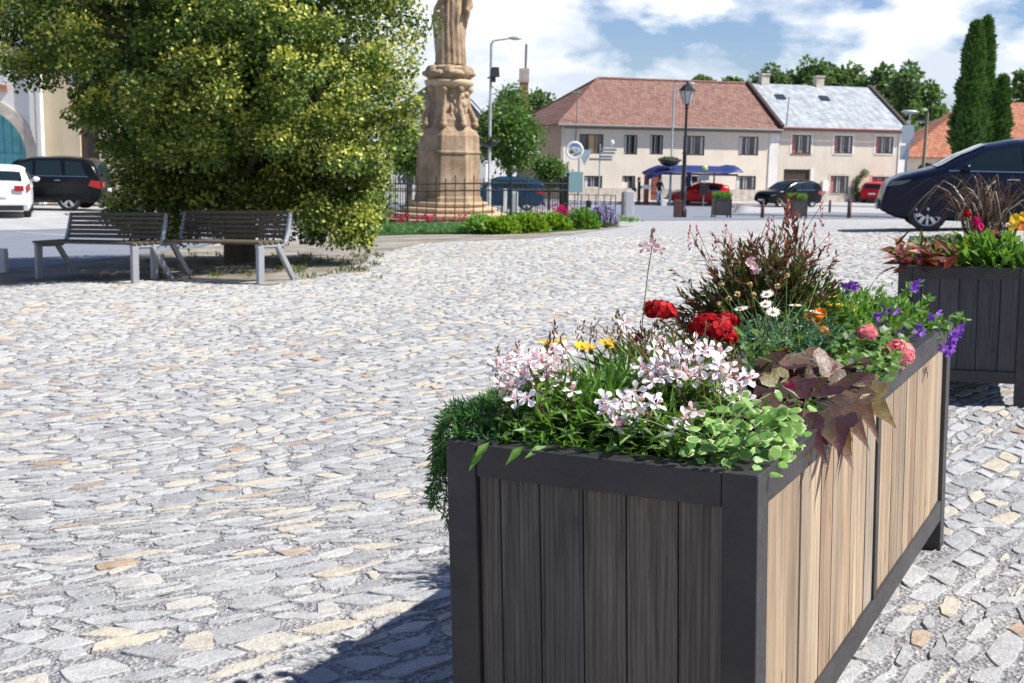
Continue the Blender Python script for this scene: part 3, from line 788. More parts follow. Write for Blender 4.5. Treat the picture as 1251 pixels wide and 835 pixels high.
# ---- daisies over blue-green ferny leaves
random.seed(71)
pl = Plant("white_daisy", "white daisies on thin stems above fine blue-green foliage beside the red geraniums", "flower", PP(.32, 1.12, -.04))
lv = MB(); st = MB()
for (px, py, yy) in ((938, 360, 3.3), (936, 372, 3.25), (972, 374, 3.3), (996, 382, 3.35), (1002, 336, 3.5), (945, 382, 3.2), (906, 378, 3.25)):
    f = P(px, py, yy); fm = MB(); ax = (UP * .9 + TOCAM * .25 + rdir() * .35).normalized(); r = .021 if py > 350 else .017
    rosette(fm, f, ax, 16, r, r * .34, .12, 0, .1, .02, False); fm.ball(f + ax * .002, (.006, .006, .004), 1, 8, 5)
    pl.part("flower", fm, [P_white, P_cream]); st.tube(arc(pl.base + V(ru(-.07, .07), ru(-.07, .07), 0), f, .015), .0014, 4, cap=False)
for (px, py) in ((881, 348), (916, 348), (961, 337), (879, 372), (920, 360), (901, 360), (890, 365), (950, 350)):
    f = P(px, py, 3.2 + ru(-.06, .06)); fm = MB(); petalball(fm, f, .0075, 16, .007, 0, 1, -1); pl.part("seed_head", fm, P_tan)
    st.tube(arc(pl.base + V(ru(-.07, .07), ru(-.07, .07), 0), f, .01), .0012, 4, cap=False)
for _ in range(60): blade(st, arc(pl.base + V(ru(-.1, .1), ru(-.1, .1), 0), pl.base + V(ru(-.16, .16), ru(-.1, .1), ru(.12, .24)), .01, None, 3), .003)
for _ in range(300):
    p = PP(ru(.14, .42), ru(.88, 1.34), ru(-.02, .10)); d0 = (UP * .9 + rdir() * .9).normalized(); l = ru(.035, .055)
    for k in range(8):
        q = p + d0 * l * k / 8; quadleaf(lv, q, (d0 + rdir() * 1.1).normalized(), rdir(), .017, .0042)
pl.part("foliage", lv, L_blue); pl.part("stems", st, L_stem)

# ---- orange marigolds, yellow bidens
random.seed(81)
pl = Plant("orange_marigold", "orange marigold with ragged round flowers near the far end of the near planter", "flower", PP(.27, 1.32, -.04))
lv = MB(); st = MB()
for (px, py, r, tp) in ((1004, 406, .022, 0), (990, 388, .017, 1), (1002, 384, .017, 1), (997, 394, .012, 1)):
    f = P(px, py, 3.35); fm = MB(); petalball(fm, f, r, 90, .011, 0, .75, -.3) if not tp else rosette(fm, f, TOCAM + UP * .5, 9, r * 1.2, r * .8, .5)
    pl.part("flower", fm, P_orange); st.tube(arc(pl.base, f, .01), .002, 4, cap=False); st.ball(f - UP * r * .7, (.006, .006, .012))
for _ in range(110):
    p = PP(ru(.18, .36), ru(1.2, 1.45), ru(-.02, .12)); d0 = (UP * .7 + rdir()).normalized()
    for k in range(6): quadleaf(lv, p + d0 * .007 * k, (d0 + rdir()).normalized(), rdir(), .02, .005)
pl.part("foliage", lv, L_green); pl.part("stems", st, L_stem)
pl = Plant("yellow_bidens", "light green thready plant with small yellow flowers behind the orange marigolds", "flower", PP(.27, 1.62, -.04))
lv = MB(); st = MB()
for (px, py) in ((990, 368), (1026, 374), (1031, 384), (1035, 393), (1024, 384), (1012, 372), (1040, 372), (986, 360), (1019, 362), (1046, 380)):
    f = P(px, py, 3.6 + ru(-.08, .08)); fm = MB(); rosette(fm, f, UP + TOCAM + rdir() * .4, 5, .011, .009, .3); pl.part("flower", fm, P_yellow)
    st.tube(arc(pl.base + V(ru(-.06, .06), 0, 0), f, .01), .0011, 3, cap=False)
for _ in range(260):
    p = PP(ru(.1, .44), ru(1.42, 1.85), ru(-.02, .11)); e = p + V(ru(-.04, .04), ru(-.04, .04), ru(.03, .08)); blade(lv, [p, p.lerp(e, .5) + rdir() * .01, e], .0045, 0, rdir())
    for _ in range(3): quadleaf(lv, p.lerp(e, rnd()), (UP * .4 + rdir()).normalized(), rdir(), .022, .005)
bush(lv, PP(.2, 1.62, .02), (.17, .17, .12), 420, .04, .016, .4, .4)
pl.part("foliage", lv, L_bright); pl.part("stems", st, L_stem)

# ---- pink double geranium at the right edge
random.seed(91)
pl = Plant("pink_geranium", "salmon pink double geranium leaning over the right rim of the near planter", "flower", PP(.13, 1.5, -.04))
lv = MB(); st = MB()
for (px, py, r, n) in ((1060, 408, .027, 60), (1087, 433, .029, 70), (1103, 436, .030, 75), (1095, 425, .026, 50), (1108, 428, .02, 35), (1098, 449, .013, 20)):
    f = P(px, py, 3.26 + ru(-.02, .02)); fm = MB(); petalball(fm, f, r, int(n * 1.7), .0145, 0, .8, -.6); pl.part("flower_head", fm, P_pink)
    st.tube(arc(pl.base, f - UP * .015, .015), .0028, 5, cap=False)
for _ in range(130):
    c = PP(ru(.03, .3), ru(1.25, 1.75), ru(-.02, .075)); roundleaf(lv, c, UP + rdir() * .6 + TOCAM * .6, ru(.011, .018), lob=6)
for (px, py) in ((1028, 398), (1035, 412), (1024, 420), (1040, 425), (1030, 435), (1018, 408), (1035, 446), (1030, 390), (1022, 384)):
    leaf(lv, P(px, py, 3.4), V(ru(-1, .4), -.4, ru(-.1, .4)), UP + TOCAM, .06, .036, .15, .3)
pl.part("foliage", lv, L_green); pl.part("stems", st, L_stem)

# ---- purple scaevola at the far end
random.seed(101)
pl = Plant("purple_fan_flower", "trailing fan flower with violet blooms at the far right end of the near planter", "flower", PP(.12, 1.92, -.04))
lv = MB(); st = MB(); stems = []
for (px, py, Y) in ((1040, 350, 3.9), (1122, 346, 3.9), (1182, 392, 3.75), (1165, 408, 3.72), (1150, 395, 3.8), (1100, 372, 3.9), (1080, 368, 4.0), (1135, 365, 3.9), (1062, 372, 4.0), (1110, 395, 3.8), (1095, 385, 3.9), (1048, 362, 3.9), (1128, 420, 3.7), (1090, 398, 3.9)):
    e = P(px, py, Y); pts = arc(pl.base + V(ru(-.1, .05), ru(-.08, .05), 0), e, .03, None, 8); st.tube(pts, .0018, 4, cap=False); stems.append(pts)
    for _ in range(26):
        t = ru(.25, 1) * 8; i = min(7, int(t)); p = pts[i].lerp(pts[i + 1], t - i); leaf(lv, p, (rdir() + UP * .4), UP + TOCAM, ru(.02, .035), .013, .15, .2)
for (px, py, n) in ((1040, 350, 7), (1036, 347, 4), (1120, 347, 6), (1115, 350, 3), (1070, 385, 3), (1078, 392, 4), (1100, 400, 4), (1112, 405, 5), (1105, 410, 5), (1092, 412, 3), (1118, 398, 4), (1085, 400, 4), (1166, 408, 7), (1172, 400, 4), (1160, 418, 5), (1156, 424, 4), (1162, 428, 3), (1070, 398, 4), (1125, 402, 4), (1095, 376, 3), (1142, 384, 3), (1083, 378, 3)):
    fm = MB()
    for _ in range(n):
        f = P(px + ru(-5, 5), py + ru(-4, 4), 3.60 + ru(-.05, .05)); ax = (TOCAM + rdir() * .7).normalized(); s = ax.orthogonal().normalized()
        for k in range(5):
            t = -1 + k * .5; d = (s * sin(t) - UP * cos(t) * .8 + ax * .3).normalized(); quadleaf(fm, f, d, ax, .018, .009)
    pl.part("flower", fm, P_purple)
bush(lv, PP(.16, 1.86, .0), (.16, .14, .10), 520, .032, .014, .4, .3)
pl.part("foliage", lv, L_bright); pl.part("stems", st, L_stem)

# ---- sweet potato vine
random.seed(111)
def ipomoea(mb, a, e, nrm, W, mi=0, curl=.25):
    "broad three-lobed leaf from stalk end a to tip e"
    d = (e - a); L = d.length; d, s, n = basis(d, nrm); w = W / 2
    out = [(0, .06), (-.10, .42), (-.02, .80), (.17, 1.0), (.33, .74), (.36, .50), (.62, .30), (.84, .12), (1, 0)]
    vs = []; 
    def pt(x, y): return a + d * L * x + s * w * y + n * (abs(y) * w * .22 - curl * L * (x - .2) ** 2 + .03 * L * sin(9 * x + y * 4))
    mid = [pt(x, 0) for x in (0, .18, .36, .62, .84)]
    for sg in (1, -1):
        o = [pt(x, y * sg) for (x, y) in out]; base = mid + o; nb = 5
        f = [(0, nb + 0, nb + 1, nb + 2, 1), (1, nb + 2, nb + 3, nb + 4, 2), (2, nb + 4, nb + 5, nb + 6, 3), (3, nb + 6, nb + 7, 4), (4, nb + 7, nb + 8)]
        if sg < 0: f = [q[::-1] for q in f]
        vs.append((base, f))
    base, f = vs[0]; b2, f2 = vs[1]; idx = list(range(5)) + [14 + i for i in range(9)]
    mb.add(base + b2[5:], f + [tuple(idx[i] for i in q) for q in f2], mi, True)
def vine_mat(name, c1, c2, vein):
    t = NT(name); c = t.ramp(t.isl(), [(0, c1), (1, c2)]); c = t.mix(t.ramp(t.noise(25, 4, .6, t.obj(), 1), [(.4, (0, 0, 0)), (.62, (1, 1, 1))]), c, vein)
    return t.out(c, .42, 0, .45, t.bump(t.noise(70, 3, .6, t.obj(), 1.5), .5, .004), .22, t.mix(1, c, (2.4, 1.3, .8), 'MULTIPLY'))
V_br = vine_mat("vine_leaf_brown", (.12, .062, .05), (.19, .11, .085), (.10, .075, .04)); V_dk = vine_mat("vine_leaf_purple", (.05, .02, .025), (.10, .035, .035), (.04, .02, .02))
V_gr = vine_mat("vine_leaf_green", (.16, .17, .05), (.24, .22, .09), (.15, .10, .05))
pl = Plant("sweet_potato_vine", "bronze and purple lobed vine leaves drooping over the right rim of the near planter", "plant", PP(.2, .86, -.04))
A = MB(); B = MB(); Cc = MB(); st = MB()
spec = [  # stalk end px, py, Y ; tip px, py, Y ; width ; set
    (984, 456, 3.02, 996, 412, 3.12, .13, A), (915, 450, 2.98, 886, 452, 2.96, .085, A), (925, 440, 3.02, 930, 474, 2.92, .13, A), (940, 458, 2.95, 975, 492, 2.85, .075, Cc),
    (958, 452, 3.0, 960, 440, 3.05, .11, B), (962, 462, 2.98, 980, 478, 2.85, .10, B), (1000, 448, 3.0, 1040, 446, 3.0, .085, A), (985, 470, 2.95, 1012, 470, 2.9, .09, A),
    (1020, 468, 2.93, 1030, 500, 2.83, .13, A), (1035, 475, 2.92, 1018, 505, 2.84, .08, A), (1052, 482, 2.88, 1094, 518, 2.70, .105, Cc), (1045, 480, 2.88, 1072, 531, 2.68, .07, A),
    (1003, 496, 2.85, 1040, 532, 2.62, .105, A), (1018, 520, 2.7, 1044, 578, 2.54, .055, A), (1022, 516, 2.7, 1040, 556, 2.56, .07, Cc),
    (962, 512, 2.72, 1016, 546, 2.54, .095, A), (950, 500, 2.78, 965, 522, 2.66, .08, A), (925, 494, 2.78, 962, 500, 2.68, .075, A), (918, 490, 2.8, 908, 500, 2.72, .06, A),
    (975, 488, 2.85, 950, 470, 2.9, .09, B), (990, 500, 2.8, 975, 520, 2.7, .09, B), (1000, 510, 2.75, 1010, 532, 2.64, .08, B), (942, 478, 2.9, 918, 484, 2.8, .09, B), (1010, 484, 2.86, 996, 462, 2.9, .08, B),
    (968, 520, 2.62, 990, 560, 2.45, .075, A), (980, 512, 2.62, 1012, 566, 2.44, .07, B), (950, 508, 2.66, 985, 540, 2.5, .085, B), (1000, 505, 2.7, 1022, 548, 2.5, .085, A), (1030, 500, 2.76, 1062, 545, 2.6, .075, A), (1030, 508, 2.7, 1024, 560, 2.5, .06, B), (935, 488, 2.8, 960, 516, 2.64, .09, A), (972, 470, 2.9, 985, 500, 2.78, .1, B), (1012, 470, 2.93, 1050, 490, 2.86, .1, A), (905, 455, 2.95, 900, 478, 2.88, .1, A), (1048, 462, 3.0, 1070, 486, 2.9, .07, B),
    (1060, 470, 2.98, 1040, 460, 3.0, .07, Cc), (988, 474, 2.9, 1000, 494, 2.8, .09, A)]
for (a0, a1, aY, e0, e1, eY, wd, mbx) in spec:
    wd *= 1.15; aY -= .09; eY -= .05; a = P(a0, a1, aY); e = P(e0, e1, eY); ipomoea(mbx, a, e, (UP * .8 + TOCAM * .8 + rdir() * .45), wd, 0, ru(.05, .3)); st.tube(arc(pl.base + V(ru(-.08, .08), ru(-.08, .08), 0), a, .02), .0018, 4, cap=False)
for _ in range(46):
    a = PP(ru(.05, .36), ru(.6, 1.18), ru(-.02, .04)); d = (rdir(-.2, .5) + EX * .5).normalized(); ipomoea(B, a, a + d * ru(.07, .1), UP + rdir() * .5, ru(.06, .09))
for (px, py) in ((988, 520), (993, 512), (985, 514), (1050, 488), (1056, 492), (1041, 486)):
    leaf(Cc, P(px, py, 2.72), rdir(-.2, .6), UP + TOCAM, .035, .012)
fm = MB()
for (px, py) in ((960, 476), (966, 474), (971, 479), (963, 482), (956, 482)): rosette(fm, P(px, py, 2.8), TOCAM, 6, .013, .009, .5)
pl.part("bronze_leaves", A, V_br); pl.part("purple_leaves", B, V_dk); pl.part("green_leaves", Cc, V_gr); pl.part("stems", st, L_olive); pl.part("flower", fm, P_magenta)

# ---- variegated plectranthus at the near corner
random.seed(121)
pl = Plant("variegated_plant", "light green plant with cream edged round leaves at the near planter's right front corner", "plant", PP(.12, .12, -.04))
lg = MB(); lc = MB(); st = MB()
def varleaf(p, d, nrm, L, W):
    d, s, n = basis(d, nrm); 
    def ring(k, z): return [p + d * L * (.5 + k * x) + s * W * .5 * k2 * k + n * (z + abs(k2) * W * .08 - .12 * L * (x + .5) ** 2) for (x, k2) in ((-.5, 0), (-.3, .7), (0, 1), (.3, .8), (.5, 0), (.3, -.8), (0, -1), (-.3, -.7))]
    if rnd() < .62: lc.add(ring(1, 0), [(0, 1, 2, 3, 4, 5, 6, 7)])
    q = ring(ru(.80, .93), .0012); lg.add(q, [(0, 1, 2, 3, 4, 5, 6, 7)])
for _ in range(230):
    u, v = ru(-.01, .17), ru(.03, .36); c_ = PP(u, v, ru(-.02, .075)); d = (rdir(-.3, .6) + TOCAM * .5 + EX * .25).normalized(); varleaf(c_, d, UP * .9 + TOCAM * .6 + rdir() * .4, ru(.022, .038), ru(.017, .028))
for (px, py, dx, dz) in ((900, 560, .2, -.6), (925, 553, 1, -.2), (945, 553, 1, -.1), (938, 540, 1, .1), (950, 530, .8, .3), (962, 524, .9, .2), (880, 566, -.2, -.7), (868, 548, -1, -.1), (886, 555, .1, -.8), (912, 566, .3, -.6), (946, 516, .3, .9), (956, 512, -.2, .8), (930, 520, .4, .6), (910, 530, 0, .5), (940, 560, 1, -.3), (900, 545, -.2, -.3), (876, 530, -.5, .4), (868, 570, -.3, -.8), (890, 575, 0, -.8)):
    varleaf(P(px, py, 2.27), V(dx, -.5, dz), UP * .6 + TOCAM, .036, .027)
for _ in range(24): st.tube(arc(pl.base + V(ru(-.05, .05), ru(-.05, .05), 0), PP(ru(-.02, .25), ru(-.02, .35), ru(.02, .1)), .02), .0015, 4, cap=False)
pl.part("leaf_centres", lg, L_varg); pl.part("leaf_margins", lc, L_var); pl.part("stems", st, L_stem)

# ---- bacopa with tiny white flowers
random.seed(131)
pl = Plant("white_bacopa", "small green bacopa with tiny white flowers in the middle of the right rim", "flower", PP(.06, 1.06, -.03))
lv = MB()
for _ in range(330):
    c_ = PP(ru(-.02, .16), ru(.9, 1.32), ru(-.02, .05)); leaf(lv, c_, rdir(-.2, .8), UP + TOCAM + rdir() * .4, ru(.018, .03), ru(.014, .02), .1, .1)
for (px, py) in ((1062, 463), (1068, 468), (1078, 470), (1066, 485), (1050, 452), (1072, 490), (1040, 442), (1080, 478), (1058, 478)):
    fm = MB(); rosette(fm, P(px, py, 3.02), TOCAM + rdir() * .3, 5, .0085, .008, .2); pl.part("flower", fm, P_white)
pl.part("foliage", lv, L_bright)

# ---- undergrowth
random.seed(141)
pl = Plant("leafy_undergrowth", "dark green leaves filling the gaps between the flowers of the near planter", "plant", PP(.33, 1.0, -.05))
lv = MB(); br = MB()
for _ in range(2000):
    p = PP(ru(.05, .6), ru(.04, 2.02), ru(-.045, .012)); leaf(lv, p, rdir(-.1, 1) + UP * .3, UP + rdir() * .7, ru(.03, .055), ru(.009, .018), .15, .3)
for _ in range(420):
    p = PP(ru(.14, .62), ru(.045, .24), ru(-.03, .05)); leaf(lv if rnd() < .6 else br, p, (rdir(-.3, 1) + TOCAM * .4), UP + rdir() * .6, ru(.035, .06), ru(.010, .018), .15, .4)
for (px, py, dx, dz) in ((598, 540, -.6, -.5), (590, 548, -.5, -.6), (676, 552, -.3, -.8), (668, 545, -.8, -.2), (800, 562, -.2, -.9), (806, 566, -.5, -.6), (716, 548, .2, -.7), (640, 545, -.7, -.5), (610, 536, .3, .4), (770, 556, .2, -.8), (654, 548, .2, -.8)):
    leaf(br, P(px, py, 2.36), V(dx, -.6, dz), UP + TOCAM, .055, .02, .15, .3)
pl.part("leaves", lv, L_green); pl.part("rim_leaves", br, L_bright)
# ================================================================ buildings
def render_mat(name, c, var=.08, stain=.5, scale=.7):
    t = NT(name); o = t.obj(); lo = tuple(q * (1 - var) for q in c); hi = tuple(min(1, q * (1 + var)) for q in c)
    col = t.ramp(t.noise(scale, 6, .65, o), [(.3, lo), (.7, hi)])
    col = t.mix(stain, col, t.ramp(t.noise(1, 5, .7, t.mapping(o, (2.2, 2.2, .35))), [(.32, (.78, .76, .74)), (.55, (1, 1, 1))]), 'MULTIPLY')
    return t.out(col, .9, 0, .15, t.bump(t.noise(25, 4, .7, o), .4, .01))
B_cream = render_mat("cream_render", (.74, .665, .555), stain=.25); B_sand = render_mat("sand_render", (.64, .575, .475), stain=.3); B_white = render_mat("white_render", (.76, .74, .70))
B_brown = render_mat("brown_render", (.30, .25, .20)); B_plinth = render_mat("stone_plinth", (.56, .50, .43), .25, .8, 3)
B_beam = plain("grey_eaves", (.20, .19, .18)); B_dkwood = plain("dark_window_wood", (.055, .035, .025), .5); B_whwood = plain("white_window_wood", (.75, .73, .70), .5)
B_redwood = plain("red_brown_wood", (.22, .06, .045), .6); B_curt = plain("curtain_white", (.62, .60, .58), .9, scale=20); B_curtr = plain("curtain_red", (.45, .16, .16), .9, scale=20)
B_in = plain("dark_interior", (.02, .02, .022), .9); B_metal = plain("zinc_pipe", (.42, .44, .45), .4, .6); B_board = plain("board_tan", (.55, .38, .20), .8, scale=12)
def glass_mat(name, c, rough=.04):
    t = NT(name); return t.out(c, rough, 0, .8, None)
B_glass = glass_mat("window_glass", (.035, .04, .045))
def tile_mat(name, cols, sx=4.2, sz=4.6, stain=(.55, .5, .5)):
    t = NT(name); o = t.obj(); b = t.n('ShaderNodeTexBrick'); b.offset = .5
    b.inputs['Scale'].default_value = 1; b.inputs['Brick Width'].default_value = 1 / sx; b.inputs['Row Height'].default_value = 1 / sz
    b.inputs['Mortar Size'].default_value = .012; b.inputs['Bias'].default_value = 0
    b.inputs['Color1'].default_value = cols[0] + (1,); b.inputs['Color2'].default_value = cols[1] + (1,); b.inputs['Mortar'].default_value = tuple(q * .35 for q in cols[0]) + (1,)
    xyz = t.n('ShaderNodeSeparateXYZ'); t.l(o, xyz.inputs[0]); cb = t.n('ShaderNodeCombineXYZ'); t.l(t.math('ADD', xyz.outputs[0], t.math('MULTIPLY', xyz.outputs[1], .13)), cb.inputs[0]); t.l(t.math('MULTIPLY', xyz.outputs[2], 1.7), cb.inputs[1])
    t.l(cb.outputs[0], b.inputs['Vector'])
    c = t.mix(.75, b.outputs['Color'], t.ramp(t.noise(2.6, 6, .75, o), [(.33, stain), (.52, (1, 1, 1)), (.7, (1.25, 1.15, 1.1))]), 'MULTIPLY')
    return t.out(c, .85, 0, .2, t.bump(b.outputs['Fac'], .6, -.02))
R_old = tile_mat("old_clay_tiles", ((.22, .115, .095), (.29, .18, .15)), stain=(.55, .60, .56)); R_red = tile_mat("red_clay_tiles", ((.38, .15, .09), (.46, .22, .14)), 3.2, 3.0)
def sheet_mat():
    t = NT("metal_sheet_roof"); o = t.obj(); c = t.ramp(t.noise(1.6, 6, .75, t.mapping(o, (1, 1, .4))), [(.32, (.20, .22, .24)), (.5, (.32, .35, .38)), (.68, (.48, .51, .53))])
    w = t.n('ShaderNodeTexWave'); w.bands_direction = 'X'; w.inputs['Scale'].default_value = .55; w.inputs['Distortion'].default_value = .3; t.l(o, w.inputs['Vector'])
    c = t.mix(.6, c, t.ramp(w.outputs['Fac'], [(0, (.72, .72, .74)), (.12, (1, 1, 1))]), 'MULTIPLY'); return t.out(c, .6, 0, .3, t.bump(t.noise(3, 3, .5, o), .2, .05))
R_sheet = sheet_mat(); R_grey = tile_mat("grey_slates", ((.16, .15, .15), (.24, .22, .21)))
def brick_mat():
    t = NT("brickwork"); o = t.obj(); b = t.n('ShaderNodeTexBrick'); b.inputs['Scale'].default_value = 4.5; b.inputs['Color1'].default_value = (.36, .12, .06, 1); b.inputs['Color2'].default_value = (.46, .2, .11, 1); b.inputs['Mortar'].default_value = (.4, .36, .3, 1)
    m = t.mapping(o, (1, 1, 1), None, (pi / 2, 0, 0)); t.l(m, b.inputs['Vector']); return t.out(b.outputs['Color'], .9, 0, .2)
R_brick = brick_mat()

def wall(mb, L, H, holes, y=0, depth=.16, mi=0, z0=0, rev=None):
    "wall in the local xz plane facing -y, with rectangular openings (x0,x1,z0,z1) and their reveals"
    holes = [(h[0], h[1], h[2], min(h[3], H)) for h in holes]; X = sorted({0, L} | {h[0] for h in holes} | {h[1] for h in holes}); Z = sorted({z0, H} | {h[2] for h in holes} | {h[3] for h in holes})
    for i in range(len(X) - 1):
        for j in range(len(Z) - 1):
            cx, cz = (X[i] + X[i + 1]) / 2, (Z[j] + Z[j + 1]) / 2
            if any(h[0] < cx < h[1] and h[2] < cz < h[3] for h in holes): continue
            mb.add([(X[i], y, Z[j]), (X[i + 1], y, Z[j]), (X[i + 1], y, Z[j + 1]), (X[i], y, Z[j + 1])], [(0, 1, 2, 3)], mi)
    for (a, b, c, d) in holes:
        k = mi if rev is None else rev; e = y + depth
        for q in ([(a, y, c), (a, y, d), (a, e, d), (a, e, c)], [(b, y, c), (b, e, c), (b, e, d), (b, y, d)], [(a, y, d), (b, y, d), (b, e, d), (a, e, d)], [(a, y, c), (a, e, c), (b, e, c), (b, y, c)]): mb.add(q, [(0, 1, 2, 3)], k)
def window(parent, x0, x1, z0, z1, y=.1, fm=None, mull=2, curtain=0, sill=None, label=None, boards=False, posters=()):
    fm = fm or B_dkwood; m = MB(); t = .07
    for (a, b, c, d) in ((x0, x1, z0, z0 + t), (x0, x1, z1 - t, z1), (x0, x0 + t, z0 + t, z1 - t), (x1 - t, x1, z0 + t, z1 - t)): m.bb(a, b, y, y + .06, c, d)
    for k in range(1, mull): q = x0 + (x1 - x0) * k / mull; m.bb(q - .035, q + .035, y, y + .055, z0 + t, z1 - t)
    w = m.build("window", fm, parent)
    if label: w["label"] = label
    m = MB(); m.add([(x0 + .03, y + .04, z0 + .03), (x1 - .03, y + .04, z0 + .03), (x1 - .03, y + .04, z1 - .03), (x0 + .03, y + .04, z1 - .03)], [(0, 1, 2, 3)])
    m.build("pane", B_glass, w)
    if boards:
        m = MB(); m.bb(x0 + (x1 - x0) * .42, x1 - (x1 - x0) * .26, y + .02, y + .036, z0 + t, z1 - t); m.build("shutter", B_board, w)
    else:   # net curtains drawn to the middle
        m = MB(); xc = (x0 + x1) / 2; wd = (x1 - x0)
        for (a, b, mi) in ((x0 + t, x0 + wd * .22, 1 if curtain else 0), (xc - wd * .10, xc + wd * .07, 0), (x1 - wd * .16, x1 - t, 0)):
            n = 6
            for i in range(n):
                u0, u1 = a + (b - a) * i / n, a + (b - a) * (i + 1) / n; yy = y + .034 - (.008 if i % 2 else 0), y + .034 - (0 if i % 2 else .008)
                m.add([(u0, yy[0], z0 + t), (u1, yy[1], z0 + t), (u1, yy[1], z1 - t), (u0, yy[0], z1 - t)], [(0, 1, 2, 3)], mi)
        m.build("curtain", [B_curt, B_curtr], w)
    if sill is not None:
        m = MB(); m.bb(x0 - .05, x1 + .05, -.05, y, z0 - .07, z0 - .003); m.build("sill", sill, w)
    for (a, b, c, d) in posters:
        m = MB(); m.bb(a, b, y - .012, y - .004, c, d); m.build("poster", B_whwood, w)
HA = radians(16); HX, HY = 2.9, 79.5; hdx, hdy = cos(HA), sin(HA); HZ = G(8, 82) + .14
def fac(px, py):
    k = (px - PCX) / F; t = (k * HY - HX) / (hdx - k * hdy)
    q = P(px, py, HY + hdy * t); return t, q.z - HZ
T1 = fac(943, 150)[0]; T2 = fac(1096, 150)[0]
EV = fac(810, 153)[1]; RDG = EV + 3.0; DEP = 10.2
def rect(px0, px1, py0, py1):
    a = fac(px0, py1); b = fac(px1, py0); c = fac(px0, py0); d = fac(px1, py1); return (a[0], b[0], (a[1] + d[1]) / 2, (b[1] + c[1]) / 2)
def gable(mb, x0, x1, y0, y1, z0, z1, ov=.35, hip0=0, hip1=0, th=.12, mi=0):
    ym = (y0 + y1) / 2; s = (z1 - z0) / (ym - y0); zo = z0 - ov * s
    for (ya, yb) in ((y0 - ov, ym), (y1 + ov, ym)):
        q = [V(x0 - (ov if hip0 else .12), ya, zo), V(x1 + (ov if hip1 else .12), ya, zo), V(x1 - hip1 + (0 if hip1 else .12), ym, z1), V(x0 + hip0 - (0 if hip0 else .12), ym, z1)]
        mb.prism(q, (0, 0, th), mi)
    for (h, xx, sg) in ((hip0, x0, -1), (hip1, x1, 1)):
        if h: mb.prism([V(xx + sg * ov, y0 - ov, zo), V(xx + sg * ov, y1 + ov, zo), V(xx - sg * h, ym, z1)], (0, 0, th - .004), mi)
# ---- house one
h1 = thing("house", "long cream two-storey house with an old pink-red tiled hip roof across the street", "house", (HX, HY, HZ), HA)
first = [rect(702, 731, 164, 188), rect(756, 772, 165, 189), rect(787, 803, 165, 189), rect(827, 853, 166, 190), rect(894, 918, 167, 190)]
gnd = [rect(709, 731, 215, 238), rect(755, 771, 215, 238), rect(826, 851, 215, 238), rect(893, 917, 215, 238)]
door = rect(790, 803, 212, 252); door = (door[0], door[1], .02, door[3])
m = MB(); wall(m, T1, EV, first + gnd + [door], mi=0)
m.add([(0, 0, 0), (0, DEP, 0), (0, DEP, EV), (0, 0, EV)], [(0, 1, 2, 3)], 1)
m.add([(T1, .01, 0), (T1, DEP, 0), (T1, DEP, EV), (T1, .01, EV)], [(0, 1, 2, 3)], 1); m.add([(0, DEP, 0), (T1, DEP, 0), (T1, DEP, EV), (0, DEP, EV)], [(0, 1, 2, 3)], 1)
m.build("wall", [B_cream, B_brown], h1)
m = MB(); wall(m, T1 - .9, .78, [door], y=-.045, depth=.04); m.v = [(v[0] + .0, v[1], v[2]) for v in m.v]; m.add([(0, -.045, .78), (T1 - .9, -.045, .78), (T1 - .9, 0, .78), (0, 0, .78)], [(0, 1, 2, 3)]); m.build("plinth", B_plinth, h1)
m = MB(); m.bb(-.2, T1 - .02, -.22, -.003, EV - .36, EV - .05); m.build("cornice", B_beam, h1)
m = MB(); m.bb(T1 - .75, T1 - .05, -.06, -.002, 0, EV - .37); m.build("pilaster", B_white, h1)
m = MB(); gable(m, 0, T1, 0, DEP, EV, RDG, .38, hip0=4.2); r1 = m.build("roof", R_old, h1)
m = MB(); m.tube([(4.2, DEP / 2, RDG + .14), (T1, DEP / 2, RDG + .14)], .1, 6)
for y_ in (-.38, DEP + .38): m.tube([(-.38, y_, EV - .1), (4.2, DEP / 2, RDG + .14)], .09, 6)
m.build("ridge_cap", R_old, r1)
m = MB(); m.tube([(-.4, -.47, EV - .16), (T1, -.47, EV - .16)], .075, 8); m.build("gutter", B_beam, h1)
for i, (a, b, c, d) in enumerate(first): window(h1, a, b, c, d, mull=3 if i == 0 else 2, boards=(i == 0))
for i, (a, b, c, d) in enumerate(gnd):
    po = [(a + .25, a + .75, c + .05, c + .5), (b - .65, b - .2, c + .05, c + .5)] if i == 0 else ([(a - .1, a + .42, c + .05, c + .8)] if i == 1 else [])
    window(h1, a, b, c, d, mull=2, posters=po)
m = MB(); m.bb(door[0] + .1, door[1] - .02, .1, .15, .04, door[3] - .03); d_ = m.build("door", B_redwood, h1); m = MB(); m.bb(door[0] + .2, door[0] + .23, .05, .1, 1.0, 1.15); m.build("handle", B_metal, d_)
m = MB(); m.tube([(-.02, -.3, EV - .1), (.05, -.12, EV - .5), (.05, -.1, .1)], .06, 8); m.build("downpipe", B_metal, h1)
m = MB(); m.tube([(.9, -.1, EV - 1.4), (.92, -.2, EV - .4), (.92, -.25, EV + .3), (.92, -.2, EV + 2.1)], .035, 5); m.tube([(.6, -.2, EV + 1.9), (1.2, -.2, EV + 1.9)], .03, 5); m.build("roof_bracket", B_beam, h1)
